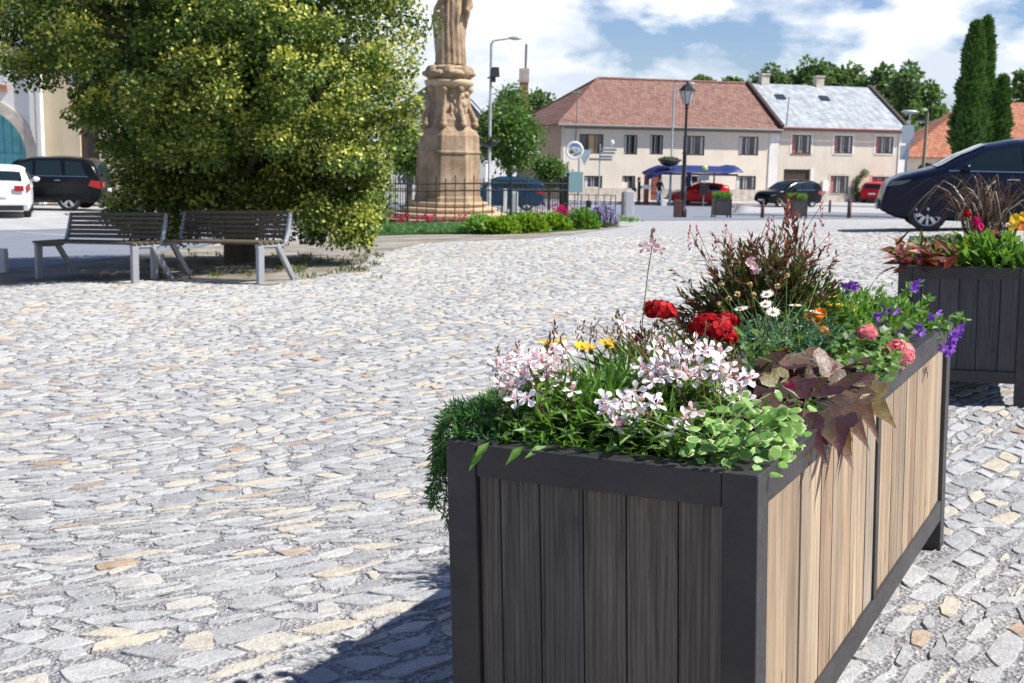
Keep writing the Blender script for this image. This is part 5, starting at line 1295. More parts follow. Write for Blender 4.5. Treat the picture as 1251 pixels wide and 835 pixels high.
bn = thing("litter_bin", "small dark round bin hanging on the low railing", "bin", P(719, 250, Yq) + V(0, -.1, 0)); m = MB(); m.lathe([(.09, -.16), (.13, .1), (.14, .12)], 12); m.build("drum", F_iron, bn); m = MB(); m.lathe([(.14, .121), (.1, .17), (.02, .19)], 12); m.build("lid", F_iron, bn)
# bollards
rust = plain("brown_bollard_paint", (.10, .045, .035), .6); pale = plain("white_stone_post", (.62, .61, .60), .8, scale=12); dkp = plain("dark_stone_side", (.15, .15, .16), .8)
def bollard(label, px, Y, h, r, mat, group, sq=False):
    b = onG(px, Y); t = thing("bollard", label, "bollard", b, 0, group); m = MB()
    if sq: m.box((0, 0, h / 2 - .05), (r * 2, r * 2, h + .1)); m.build("shaft", mat, t, bevel=.02); m = MB(); m.box((0, 0, h + .012), (r * 1.8, r * 1.8, .022)); m.build("cap", mat, t)
    else: m.lathe([(r, -.1), (r, h - .12), (r * .8, h - .1), (r * .8, h - .07), (r, h - .05), (r * .9, h), (r * .3, h + .02)], 12); m.build("shaft", mat, t); m = MB(); m.ball((0, 0, h + .02), r * .5, 0, 8, 5); m.build("knob", mat, t)
gb_ = "brown bollards along the edge of the square"
bollard("brown square bollard right beside the black lantern post", 828, 47.0, .66, .14, rust, gb_, True)
bollard("slim brown bollard between the two small distant planters", 932, 50, .68, .075, rust, gb_)
bollard("slim brown bollard farthest back, by the sand-coloured house", 1014, 66, .72, .07, rust, gb_)
bollard("slim brown bollard just left of the small red estate car", 1038, 54, .78, .09, rust, gb_)
bollard("short dark bollard with red top, in front of the parked black hatchback", 966, 51, .9, .09, rust, gb_)
bollard("white stone post beside the lavender bed", 769, 49.5, .98, .17, pale, "white stone posts", True)
bollard("dark narrow stone post touching the white post by the lavender", 761, 49.0, .92, .065, dkp, None, True)
bollard("white stone post seen through the bars of the monument fence", 629, 46, .85, .11, pale, "white stone posts", True)
bollard("white stone post seen through the fence nearer the monument steps", 617, 52, .95, .07, pale, "white stone posts", True)
bollard("pale stone post cut by the left edge beside the shaded bench", -1, 16.4, .30, .07, pale, "white stone posts", True)
# small distant planters
for (px, Yp, lab, rz) in ((884, 48.5, "small distant square planter with grass-green plants, left one in front of the bus kerb", 0), (977, 50.5, "small distant square planter half hidden by the dark red plant", 3)):
    c = copy_tree(right_planter); c["label"] = lab; b = onG(px, Yp); c.rotation_euler = (0, 0, radians(rz)); c.location = b + V(.33, 0, .0); c.scale = (1.05, .36, 1.0)
    pl = Plant("planter_greenery", "green grassy plants in the %s small distant planter" % ("left" if px < 900 else "right"), "plant", b + V(-.02, .35, .72)); m = MB()
    for _ in range(800): q = pl.base + V(ru(-.32, .32), ru(-.33, .33), 0); blade(m, [q, q + V(ru(-.05, .05), ru(-.05, .05), ru(.1, .22)), q + V(ru(-.12, .12), ru(-.1, .1), ru(.15, .34))], .03, 0, rdir())
    pl.part("foliage", m, L_bright)
# ================================================================ bus shelter
Ys = 77.5; b = onG(845, Ys); bs = thing("bus_shelter", "open bus shelter with a curved blue roof in front of the cream house", "bus shelter", b, radians(4)); blue = plain("blue_paint", (.018, .032, .15), .45)
z = lambda py: P(845, py, Ys).z - b.z; x = lambda px: (px - 845) * Ys / F
m = MB(); rows = []
for i in range(13):
    q = i / 12; xx = x(787) + (x(901) - x(787)) * q; zz_ = z(209) - .42 * max(0, .14 - q) / .14 - .0 + .22 * sin(q * 3.0) * .3 + (.12 if q > .9 else 0)
    rows.append([(xx, -1.1, zz_ - .10), (xx, 0, zz_ + .12), (xx, 1.3, zz_ + .26)])
vs = [p for r in rows for p in r] + [(p[0], p[1], p[2] - .06) for r in rows for p in r]; n_ = len(rows) * 3; fs = []
for i in range(12):
    for j in range(2):
        a = i * 3 + j; fs += [(a, a + 1, a + 4, a + 3), (a + n_, a + 3 + n_, a + 4 + n_, a + 1 + n_)]
    for j in (0, 2): a = i * 3 + j; fs.append((a, a + 3, a + 3 + n_, a + n_))
fs += [(0, n_, n_ + 1, 1), (1, n_ + 1, n_ + 2, 2), (36, 37, 37 + n_, 36 + n_), (37, 38, 38 + n_, 37 + n_)]
m.add(vs, fs, 0, True); m.build("roof", blue, bs)
m = MB(); m.bb(x(790), x(896), -.9, -.8, z(214), z(211.5)); m.build("gutter", blue, bs)
for (px, w_) in ((806, .05), (842, .14), (873, .05)):
    m = MB(); m.tube([(x(px), .4, -.05), (x(px), .4, z(211))], w_, 8); m.build("post", blue, bs)
m = MB(); m.bb(x(808), x(840), .43, .45, .4, z(216)); 
gm = NT("clear_panel"); g_ = gm.n('ShaderNodeBsdfPrincipled'); g_.inputs['Transmission Weight'].default_value = 1; g_.inputs['Roughness'].default_value = .02; g_.inputs['IOR'].default_value = 1.02; g_.inputs['Base Color'].default_value = (.8, .88, .95, 1); oo = gm.n('ShaderNodeOutputMaterial'); gm.l(g_.outputs[0], oo.inputs[0])
m.build("glass_panel", gm.mat, bs)
m = MB(); m.bb(x(812), x(838), .1, .4, .42, .48); m.bb(x(813), x(814.5), .2, .3, 0, .42); m.bb(x(835), x(836.5), .2, .3, 0, .42); m.build("seat", blue, bs)
b = onG(859, 76.6); t = thing("bus_stop_sign", "bus stop pole with a round yellow-green sign and small timetable in front of the shelter", "sign", b); z1 = P(859, 206, 76.6).z - b.z
m = MB(); m.tube([(0, 0, -.05), (0, 0, z1)], .03, 6); m.build("pole", Gy, t); m = MB(); m.lathe([(.01, -.05), (.2, -.05), (.2, -.02), (.01, -.02)], 20, (0, 0, z1), axis='y'); m.build("sign_disc", plain("sign_yellow_green", (.45, .5, .2), .5), t)
m = MB(); m.bb(-.3, .3, -.05, -.02, z1 - .75, z1 - .38); m.build("line_plate", plain("sign_back", (.36, .42, .46), .5), t); m = MB(); m.bb(-.25, .3, -.06, -.02, z1 - 1.65, z1 - .95); m.build("timetable", Bk, t)
b = onG(789, 77); t = thing("notice_post", "rusty red post with a small white notice at the left end of the shelter", "sign", b); m = MB(); m.tube([(0, 0, -.05), (0, 0, P(789, 215, 77).z - b.z)], .16, 8); m.build("post", B_redwood, t); m = MB(); m.bb(-.28, .22, -.24, -.2, P(789, 231, 77).z - b.z, P(789, 226, 77).z - b.z); m.build("notice", wh, t)
# ================================================================ cars (front of the car at local -x)
def interp(pts, x):
    if x <= pts[0][0]: return pts[0][1]
    for i in range(len(pts) - 1):
        if pts[i][0] <= x <= pts[i + 1][0]:
            t = (x - pts[i][0]) / (pts[i + 1][0] - pts[i][0]); t2 = t * t * (3 - 2 * t) * .35 + t * .65
            return pts[i][1] + (pts[i + 1][1] - pts[i][1]) * t2
    return pts[-1][1]
C_tyre = plain("tyre_rubber", (.02, .02, .021), .8); C_blk = plain("black_trim", (.015, .015, .016), .5); C_chr = NT("chrome").out((.65, .66, .68), .15, 1.0); C_rim = NT("alloy").out((.58, .59, .61), .32, .8)
C_red = NT("tail_lamp_red").out((.35, .01, .012), .12, 0, .6, coat=.5); C_lamp = NT("head_lamp_glass").out((.12, .13, .145), .1, .1, .5); C_plate = plain("plate_white", (.72, .73, .74), .5); C_pblue = plain("plate_blue", (.03, .08, .4), .5)
C_glass = NT("car_glass").out((.012, .022, .026), .04, 0, .45, coat=0)
def paint(name, c, flake=0): return NT(name).out(c, .2, 0, .22, None, coat=0)
def car(name, label, Yc, top, L, W, H, belt, mat, loc, rz, side, screen, rscreen, wb, wr=.33, spokes=5, z0=.2, slope=0, group=None, tail=(.0, .35), lampz=(.62, .76), tall_tail=False, split=None):
    t = thing(name, label, "car", loc, rz, group); t.rotation_euler = (0, slope, rz)
    plan = lambda x: 1 - .20 * max(0, (.9 - x) / .9) ** 2.2 - .12 * max(0, (x - L + .7) / .7) ** 2.4
    def hw(x, z):
        w = W / 2 * plan(x)
        if z < .5: w *= 1 - .05 * ((.5 - z) / .5) ** 1.5
        if z > belt: w *= 1 - .25 * min(1.2, (z - belt) / (H - belt)) ** 1.15
        return w
    T = lambda x: interp(top, x)
    NX = 56; xs = [L * (i / NX) for i in range(NX + 1)]; rings = []
    for x in xs:
        tt = T(x); e = .0 if 0 < x < L else 0; fr = [0, .08, .22, .4, .58, .74, .88, 1]; ztop = tt - .075; r = [(0, z0)]; zb = z0 + .16 * max(0, (.5 - x) / .5) ** 2 + .2 * max(0, (x - L + .4) / .4) ** 2
        r = [(0, zb)] + [(hw(x, zb + f * (ztop - zb)) * (1 if f else .94), zb + f * (ztop - zb)) for f in fr]
        w = hw(x, tt); r += [(w - .03, tt - .035), (w - .10, tt - .01), (w * .55, tt + .018), (0, tt + .03)]; rings.append(r)
    m = MB(); nr = len(rings[0])
    for r in rings:
        full = r + [(-y, z) for (y, z) in r[-2:0:-1]]
        x = xs[rings.index(r)]
        m.v += [(x, -y, z) for (y, z) in full]
    nf = 2 * nr - 2
    for i in range(NX):
        for j in range(nf):
            j2 = (j + 1) % nf; m.f.append((i * nf + j, (i + 1) * nf + j, (i + 1) * nf + j2, i * nf + j2)); m.m.append(0); m.sm.append(True)
    m.f.append(tuple(range(nf))); m.m.append(0); m.sm.append(False); m.f.append(tuple(range(NX * nf, (NX + 1) * nf))[::-1]); m.m.append(0); m.sm.append(False)
    body = m.build("body", [mat, C_blk], None, merge=True)
    cm = MB()
    for wx in wb: cm.lathe([(wr + .055, -W), (wr + .055, W)], 28, (wx, 0, wr - .01), axis='y', mi=1)
    co = cm.build("cut", [mat, C_blk]); bo = body.modifiers.new("arches", 'BOOLEAN'); bo.object = co; bo.operation = 'DIFFERENCE'; bo.solver = 'EXACT'
    tree_bake(body); bpy.data.objects.remove(co); body.parent = t
    # underbody core, so that one does not see through the arches
    m = MB(); m.bb(.3, L - .3, -W / 2 + .26, W / 2 - .26, z0 + .02, belt - .12); m.build("underbody", C_blk, t)
    for wx in wb:
        for s in (-1, 1):
            m = MB(); y = s * (W / 2 - .11); m.lathe([(wr * .70, -.10), (wr * .9, -.10), (wr, -.07), (wr, .07), (wr * .9, .10), (wr * .70, .10)], 28, (wx, y, wr), axis='y', cap=False)
            wh_ = m.build("wheel", C_tyre, t); yo = y + s * .085; m = MB()
            m.lathe([(wr * .74, -.004 * s), (wr * .72, .004 * s), (wr * .62, -.02 * s), (wr * .60, -.06 * s)], 28, (wx, yo, wr), axis='y', cap=False); m.lathe([(.001, .005 * s), (wr * .16, 0), (wr * .18, -.03 * s)], 12, (wx, yo, wr), axis='y', cap=False)
            for q in range(spokes):
                a = 2 * pi * q / spokes + .3
                for da in ((-.14, .14) if spokes <= 6 else (0,)):
                    m.bar((wx + cos(a) * wr * .12, yo - .01 * s, wr + sin(a) * wr * .12), (wx + cos(a + da) * wr * .64, yo - .012 * s, wr + sin(a + da) * wr * .64), .035, .05 if spokes <= 6 else .06)
            m.build("rim", C_rim, wh_); m = MB(); m.lathe([(.001, 0), (wr * .62, 0)], 24, (wx, yo - .07 * s, wr), axis='y', cap=False); m.build("brake_disc", C_blk, wh_)
    def patch(nm, mt, poly4, s, off=.006, nu=8, nv=3, parent=t):
        "quad patch (x,z corners: bl, br, tr, tl) laid on the side"
        m = MB(); (a, b, c, d) = [Vector(q) for q in poly4]
        for i in range(nu + 1):
            for j in range(nv + 1):
                q = a.lerp(b, i / nu).lerp(d.lerp(c, i / nu), j / nv); m.v.append((q.x, s * (hw(q.x, q.y) + off), q.y))
        for i in range(nu):
            for j in range(nv): e = i * (nv + 1) + j; m.f.append((e, e + nv + 1, e + nv + 2, e + 1)); m.m.append(0); m.sm.append(True)
        return m.build(nm, mt, parent)
    def top_patch(nm, mt, x0, x1, k0, k1, off=.008, parent=t):
        m = MB(); nu, nv = 8, 8
        for i in range(nu + 1):
            x = x0 + (x1 - x0) * i / nu; kk = k0 + (k1 - k0) * i / nu; tt = T(x); w = hw(x, tt)
            for j in range(nv + 1):
                y = (-1 + 2 * j / nv) * (w - .07) * kk; a_ = abs(y) / w; m.v.append((x - (off if x0 < L / 2 else -off), y, tt + .03 - .035 * a_ ** 3 + off))
        for i in range(nu):
            for j in range(nv): e = i * (nv + 1) + j; m.f.append((e, e + nv + 1, e + nv + 2, e + 1)); m.m.append(0); m.sm.append(True)
        return m.build(nm, mt, parent)
    for s in (-1, 1):
        for (xa, xb, xta, xtb) in side:
            patch("side_window", C_glass, [(xa, belt + .03), (xb, belt + .03), (xtb, min(T(xtb) - .11, H - .10)), (xta, min(T(xta) - .11, H - .10))], s)
        m = MB(); xa, xb = side[0][0] - .05, side[-1][1] + .05; n = 10
        for i in range(n + 1):
            x = xa + (xb - xa) * i / n
            for z in (belt + .002, belt + .022): m.v.append((x, s * (hw(x, z) + .008), z))
        for i in range(n): m.f.append((2 * i, 2 * i + 2, 2 * i + 3, 2 * i + 1)); m.m.append(0); m.sm.append(True)
        m.build("trim_strip", C_chr, t)
        for xx in (split or [side[0][0] + .05, side[0][1] + .03, side[1][1] + .03 if len(side) > 1 else side[0][1] + .9]):
            patch("door_seam", C_blk, [(xx - .004, z0 + .12), (xx + .004, z0 + .12), (xx + .004, belt - .0), (xx - .004, belt - .0)], s, .003, 1, 8)
        for (xa, xb, *_) in side[:2]:
            m = MB(); hx = xb - .16; m.tube([(hx - .1, s * (hw(hx, belt - .12) + .01), belt - .12), (hx, s * (hw(hx, belt - .12) + .035), belt - .115), (hx + .1, s * (hw(hx, belt - .12) + .01), belt - .12)], .014, 6); m.build("door_handle", C_chr if name != "hatchback" else mat, t)
        m = MB(); mx = side[0][0] + .22; m.ball((mx, s * (hw(mx, belt) + .12), belt + .07), (.09, .11, .075), 0, 12, 8); m.bar((mx, s * (hw(mx, belt) - .02), belt + .03), (mx, s * (hw(mx, belt) + .08), belt + .05), .05, .04); m.build("wing_mirror", mat, t)
        patch("headlight", C_lamp, [(.10, lampz[0] + .03), (.36, lampz[0] + .08), (.50, lampz[1] + .02), (.16, lampz[1] - .02)], s, .008)
        zt0 = .72; patch("tail_light", C_red, [(L - .40, zt0 + .10), (L - .02, zt0), (L - .03, zt0 + .24), (L - .30, zt0 + .28)] if not tall_tail else [(L - .26, .8), (L - .03, .8), (L - .14, 1.2), (L - .24, 1.2)], s, .008)
        patch("sill_trim", C_blk, [(wb[0] + .45, z0 + .02), (wb[1] - .45, z0 + .02), (wb[1] - .45, z0 + .10), (wb[0] + .45, z0 + .10)], s, .006, 8, 1)
        m = MB(); m.lathe([(.001, 0), (.05, 0), (.055, .015)], 12, (.03 if True else 0, s * W * .33, .38), axis='x'); m.build("fog_lamp", C_lamp, t)
        m = MB(); wr_ = W / 2 * plan(L) - .02; m.box((L + .004, s * (wr_ - .17), zt0 + .13), (.03, .26, .16)) if not tall_tail else m.box((L - .08, s * (wr_ - .07), 1.0), (.05, .14, .4)); m.build("rear_lamp", C_red, t)
    top_patch("windscreen", C_glass, screen[0], screen[1], .95, .97); top_patch("rear_window", C_glass, rscreen[0], rscreen[1], .95, .92)
    m = MB(); m.box((.0, 0, .44), (.05, W * .5, .16)); m.build("grille", C_blk, t); m = MB(); m.box((-.03, 0, .40), (.02, .5, .11)); m.build("front_plate", C_plate, t)
    m = MB(); m.box((L + .01, 0, .30), (.04, W * .78, .14)); m.build("rear_bumper_trim", C_blk, t)
    m = MB(); m.box((L + .022, 0, .66), (.012, .52, .11)); p_ = m.build("rear_plate", C_plate, t); m = MB(); m.box((L + .03, -.235, .66), (.005, .04, .10)); m.build("plate_strip", C_pblue, p_)
    # give the glass a cabin behind it
    return t
def hatch_top(H=1.46, L=3.9): return [(0, .52), (.05, .66), (.25, .80), (.95, .96), (1.55, H - .12), (1.9, H - .01), (2.5, H), (3.2, H - .05), (L - .28, H - .16), (L - .12, 1.05), (L - .02, .9), (L, .45)]
K_black = paint("black_blue_paint", (.008, .012, .028), .2); K_blk = paint("black_paint", (.006, .007, .009), .1); K_white = paint("white_car_paint", (.80, .80, .81)); K_red = paint("red_car_paint", (.55, .012, .02)); K_blue = paint("blue_car_paint", (.008, .04, .08), .3)
# large dark car at the right
Hc = 1.62; Lc = 4.3
tp = [(0, .50), (.03, .70), (.12, .86), (.4, .98), (.72, 1.06), (.92, 1.12), (1.35, 1.36), (1.75, 1.53), (2.2, 1.61), (2.8, 1.63), (3.6, 1.58), (Lc - .35, 1.50), (Lc - .12, 1.1), (Lc, .5)]
cg = at(1132, 283.5); a18 = radians(-13)
car("family_car", "dark blue-black family car parked at the right behind the second planter", 23, tp, Lc, 1.77, Hc, 1.06, K_black,
    cg - V(cos(a18), sin(a18), 0) * .80 + V(-sin(a18), cos(a18), 0) * .885, a18, [(1.15, 2.32, 1.72, 2.25), (2.40, 3.35, 2.36, 3.3), (3.42, 3.95, 3.38, 3.8)], (.90, 1.70), (Lc - .33, Lc - .13), (.80, 3.40), .335, 10, slope=-.0, lampz=(.74, .88))
# black SUV at the left
tp = [(0, .55), (.06, .85), (.3, .98), (1.2, 1.08), (1.45, 1.14), (2.1, 1.60), (2.5, 1.69), (3.4, 1.72), (4.2, 1.67), (4.45, 1.55), (4.68, 1.12), (4.75, .6)]
g = at(87, 263); r = radians(3)
g = onG(87, 39.5)
car("off_road_car", "black off-road car with silver wheels parked left before the cream house", 39, tp, 4.75, 1.9, 1.74, 1.10, K_blk, V(g.x - 3.9, g.y + .9, g.z + .02), r, [(1.75, 2.62, 2.15, 2.58), (2.70, 3.55, 2.68, 3.45), (3.64, 4.30, 3.6, 4.1)], (1.4, 2.1), (4.46, 4.66), (.85, 3.72), .37, 5, z0=.26)
# white hatchback, rear view
g = onG(-5, 34.8)
tp = hatch_top(1.47, 3.95)
rz = radians(-70); fw_ = V(cos(rz), sin(rz), 0)
car("hatchback", "white hatchback seen from behind at the left edge of the square", 35, tp, 3.95, 1.72, 1.48, .98, K_white, g - fw_ * 3.95 + V(.06, 0, .02), rz, [(1.5, 2.3, 1.85, 2.28), (2.4, 3.25, 2.38, 3.1)], (1.0, 1.8), (3.68, 3.84), (.75, 3.2), .31, 5)
# red hatchback at the bus stop
g = onG(815, 78); tp = hatch_top(1.42, 3.9)
car("hatchback", "red hatchback stopped behind the bus shelter, seen from its left side", 78, tp, 3.75, 1.65, 1.42, .93, K_red, V(g.x + .1, 78.4 - .2, g.z + .02), radians(6), [(1.5, 2.3, 1.85, 2.28), (2.4, 3.15, 2.38, 2.95)], (1.0, 1.8), (3.62, 3.78), (.72, 3.0), .29, 5)
# black hatchback before the sand-coloured house
tp = [(0, .55), (.05, .75), (.3, .9), (1.0, 1.02), (1.7, 1.45), (2.1, 1.58), (2.8, 1.62), (3.5, 1.58), (3.9, 1.45), (4.12, 1.05), (4.2, .5)]
g = onG(924, 75); r = radians(27)
car("hatchback", "black hatchback facing left in front of the dark gate of the sand-coloured house", 75, tp, 4.1, 1.74, 1.62, 1.02, K_blk, V(g.x + .4, 75.6, G(18, 76) + .12), r, [(1.6, 2.45, 1.95, 2.42), (2.55, 3.4, 2.5, 3.3)], (1.05, 1.85), (3.92, 4.1), (.8, 3.3), .33, 5)
# red estate, rear view
r = radians(-90 - 32); g = onG(1064, 84); fw_ = V(cos(r), sin(r), 0)
tp = [(0, .5), (.06, .68), (.3, .82), (1.0, .95), (1.65, 1.32), (2.0, 1.42), (2.8, 1.46), (3.6, 1.42), (3.9, 1.30), (4.05, .95), (4.1, .45)]
car("estate_car", "small red estate car seen from behind beneath the vine of the sand-coloured house", 84, tp, 4.1, 1.66, 1.46, .95, K_red, V(g.x, g.y, G(24, 84) + .12) - fw_ * 4.1, r, [(1.5, 2.3, 1.85, 2.28), (2.4, 3.1, 2.38, 3.1), (3.2, 3.75, 3.18, 3.65)], (1.0, 1.7), (3.88, 4.04), (.75, 3.3), .31, 5, tall_tail=True)
g = onG(602, 56); tp = hatch_top(1.5, 4.1)
car("hatchback", "dark blue car half hidden behind the monument fence", 56, tp, 3.9, 1.7, 1.46, .98, K_blue, V(g.x - 1.6, 57, g.z), radians(4), [(1.5, 2.3, 1.85, 2.28), (2.4, 3.25, 2.38, 3.05)], (1.0, 1.8), (3.7, 3.86), (.75, 3.1), .31, 5)

# ================================================================ people at the bus stop
def person(label, loc, rz, joints, edges, radii, mats, zones, hair, group=None):
    t = thing("person", label, "person", loc, rz, group)
    me = bpy.data.meshes.new("body"); me.from_pydata(joints, edges, []); o = bpy.data.objects.new("body", me); link(o)
    s = o.modifiers.new("skin", 'SKIN'); s.use_smooth_shade = True
    for i, r in enumerate(radii): me.skin_vertices[0].data[i].radius = (r[0], r[1]) if isinstance(r, tuple) else (r, r)
    for i in range(len(joints)): me.skin_vertices[0].data[i].use_root = (i == 0)
    sb = o.modifiers.new("sub", 'SUBSURF'); sb.levels = 2; sb.render_levels = 2
    tree_bake(o); o.parent = t; me = o.data
    for m_ in mats: me.materials.append(m_)
    for p in me.polygons: p.material_index = zones(p.center); p.use_smooth = True
    m = MB(); hair(m); m.build("hair", plain("dark_hair", (.03, .02, .015), .6), t)
    return t
sk = plain("skin", (.55, .33, .24), .6); jn = plain("blue_jeans", (.30, .38, .52), .9, scale=20); bt = plain("black_cloth", (.02, .02, .025), .9); nv = plain("navy_jacket", (.035, .045, .09), .9); sh_ = plain("dark_shoes", (.03, .03, .03), .6)
def fig(stance, arm_l, arm_r, lean=0.0, w=1.0):
    J = [(0, 0, .95), (0, 0, 1.12), (0, .01, 1.30), (0, .0, 1.43), (0, -.01 - lean, 1.50), (0, -.02 - lean, 1.60), (0, -.01 - lean, 1.69)]
    R = [(.15, .11), (.125, .095), (.15, .10), (.10, .08), .052, (.078, .09), .06]; E = [(0, 1), (1, 2), (2, 3), (3, 4), (4, 5), (5, 6)]
    for s, st in ((-1, stance), (1, -stance)):
        b = len(J); J += [(s * .09, 0, .86), (s * .10, -.02 + st * .4, .48), (s * .10, st + .02, .09), (s * .11, st - .14, .04)]; R += [.088, .058, .042, .035]; E += [(0, b), (b, b + 1), (b + 1, b + 2), (b + 2, b + 3)]
    for s, a in ((-1, arm_l), (1, arm_r)):
        b = len(J); J += [(s * .17, 0, 1.40)] + a; R += [.055] + [.042, .032, .028, .014][:len(a)]; E += [(2 if False else 3, b)] + [(b + i, b + i + 1) for i in range(len(a))]
    return J, E, R
def hair1(m): m.ball((0, .02, 1.63), (.092, .10, .115), 0, 12, 8); m.ball((0, .07, 1.52), (.06, .05, .12), 0, 10, 6)
for (lab, px, Yp, rzz, st, al, ar_, mats, zf) in (
    ("woman in a dark jacket and black trousers standing at the notice post, facing right", 780, 77.2, radians(75), .05, [(-.22, -.03, 1.15), (-.20, -.22, 1.05), (-.16, -.34, 1.10), (-.15, -.38, 1.12)], [(.22, -.03, 1.15), (.20, -.24, 1.10), (.15, -.36, 1.18), (.14, -.40, 1.2)], [nv, bt, sk, sh_],
        lambda c: 2 if c.z > 1.47 or (c.y < -.33 and c.z > 1.0) else (0 if c.z > .86 else (1 if c.z > .10 else 3))),
    ("woman in a black top and pale blue jeans waiting under the bus shelter", 805, 76.6, radians(20), .08, [(-.22, .0, 1.14), (-.22, -.05, .92), (-.21, -.06, .84), (-.21, -.07, .78)], [(.23, -.02, 1.15), (.22, -.18, 1.02), (.20, -.28, 1.02), (.2, -.33, 1.03)], [bt, jn, sk, sh_],
        lambda c: 2 if c.z > 1.47 or (abs(c.x) > .17 and c.z < 1.16 and c.z > .7) else (0 if c.z > .93 else (1 if c.z > .10 else 3)))):
    J, E, R = fig(st, al, ar_); b = onG(px, Yp); pr_ = person(lab, b, rzz, J, E, R, mats, zf, hair1, None)
    pr_.scale = (1, 1, 1.0)
b = onG(776, 77.2); hb = thing("handbag", "dark shoulder bag hanging at the woman in the dark jacket", "bag", b + V(-.12, -.1, .95)); m = MB(); m.box((0, 0, 0), (.30, .14, .26), None, 0, .8); m.build("pouch", nv, hb, bevel=.03); m = MB(); m.tube([(-.1, 0, .12), (0, .02, .5), (.1, 0, .12)], .012, 5); m.build("strap", bt, hb)
b = onG(811, 76.4); hb = thing("shopping_bag", "white and dark shopping bag standing by the woman in jeans", "bag", b + V(0, 0, .0)); m = MB(); m.box((0, 0, .2), (.34, .18, .4), None, 0, .85); m.build("sack", wh, hb, bevel=.02); m = MB(); m.tube([(-.08, 0, .4), (0, 0, .55), (.08, 0, .4)], .012, 5); m.build("handle", bt, hb)
# ================================================================ trees and beds
T_bark = plain("bark", (.10, .075, .05), .95, scale=10, var=.3, bmp=.8)
T_lin = leafy("linden_leaf", [(.03, .065, .012), (.055, .105, .016), (.10, .165, .022), (.17, .23, .033)], .16, .5)
T_linb = leafy("linden_bract_highlight", [(.38, .44, .07), (.50, .53, .10), (.58, .56, .15), (.30, .38, .06)], .26, .5, tmul=1.1)  # bract yellow, brightened to carry the crown's highlights too
T_mid = leafy("tree_leaf_mid", [(.045, .10, .02), (.08, .16, .03), (.12, .21, .045)], .3); T_far = leafy("tree_leaf_far", [(.075, .13, .055), (.11, .18, .07), (.14, .21, .08)], .3)
T_con = leafy("conifer_spray", [(.04, .10, .022), (.065, .145, .03), (.10, .19, .04)], .15)
def clump(mb, mb2, c, r, n, L, W, hl=.35, out=None):
    for _ in range(n):
        d = rdir(-.9, 1); q = rnd() ** .4; p = c + V(d.x, d.y, d.z * .8) * r * q; dd = (d + rdir() * .8 - UP * .25).normalized(); l = L * ru(.6, 1.25)
        tgt = mb2 if rnd() < hl * max(0, d.z + .25) * (1.5 * q) + hl * .12 else mb
        nn = (d + UP * .4 + rdir() * .9)
        quadleaf(tgt, p, dd, nn, l, W * l / L)
def limbs(tr, base, top, cl, r0, n=14):
    tr.tube([base - UP * .3, base.lerp(top, .35), base.lerp(top, .7), top], [r0 * 1.25, r0, r0 * .7, r0 * .25], 10)
    for _ in range(n):
        c = random.choice(cl); a = base.lerp(top, ru(.2, .85)); mid = a.lerp(c, .5) + UP * ru(0, .3); tr.tube([a, mid, c], [r0 * .35, r0 * .2, r0 * .06], 6, cap=False)
# ---- the big linden over the benches
random.seed(301)
YT = 16.4; tb = onG(292, 17.5); lt = Plant("linden_tree", "big yellow-green flowering linden tree spreading down to the two benches", "tree", tb)
prof = [(-170, 190, 330), (-120, 110, 420), (-60, 30, 500), (0, -30, 508), (30, -22, 532), (70, -6, 526), (110, 38, 515), (150, 84, 503), (180, 112, 494), (205, 100, 484), (235, 98, 476), (262, 108, 466)]
def xr_(py):
    for i in range(len(prof) - 1):
        if prof[i][0] <= py <= prof[i + 1][0]:
            t = (py - prof[i][0]) / (prof[i + 1][0] - prof[i][0]); return [prof[i][j] + (prof[i + 1][j] - prof[i][j]) * t for j in (1, 2)]
    return prof[-1][1:]
A = MB(); B = MB(); D_ = MB(); tr = MB(); cl = []
for k in range(780):
    py = -170 + 432 * rnd() ** .85; xl, xr = xr_(py); cxp = (xl + xr) / 2; hwp = (xr - xl) / 2 - 4; a = ru(0, 2 * pi)
    q = ru(.70, 1.0) if rnd() < .8 else ru(.2, .7); wob = 1 - .06 * rnd()
    dep = min(3.1, hwp * YT / F * .92); px = cxp + cos(a) * hwp * q * wob; Y = YT + sin(a) * dep * q
    py2 = py if py < 235 else py - (1 - (cos(a) + 1) / 2) * 4
    # keep the size seen from the front
    c = P(cxp, py2, YT); c = V(P(px, py2, YT).x, Y, c.z)
    if c.z < 1.15 and c.y < 16.7: c.y = ru(16.7, 18.4)
    cl.append(c)
for _ in range(26):   # low skirt at the right
    px = ru(380, 452); c = P(px, ru(262, 292) if px > 400 else ru(255, 275), YT + ru(-.5, .5)); cl.append(c)
for _ in range(50):
    cl.append(P(ru(140, 385), ru(245, 288), ru(16.9, 18.8)))
for i, c in enumerate(cl):
    clump(A, B, c, ru(.17, .34), 215, .054, .042, random.choice((.0, .35, 1.0, 1.6)))  # bracts weighted to clump tops, sunlit highlights put into the colour
for _ in range(20000):
    py = ru(-150, 262); xl, xr = xr_(py); a = ru(0, 2 * pi); q = sqrt(rnd()) * .78; hwp = (xr - xl) / 2; px = (xl + xr) / 2 + cos(a) * hwp * q; d = rdir()
    zq = P(300, py, YT).z; yq = YT + sin(a) * min(2.6, hwp * YT / F * .9) * q
    if zq < 1.2 and yq < 16.8: yq = ru(16.8, 18.6)
    quadleaf(D_, V(P(px, py, YT).x, yq, zq), d, rdir(), .10, .075)
limbs(tr, tb, P(290, -120, YT), cl, .19, 60)
lt.part("trunk", tr, T_bark); lt.part("inner_leaves", D_, T_lin); lt.part("leaves", A, T_lin); lt.part("bract_highlights", B, T_linb)
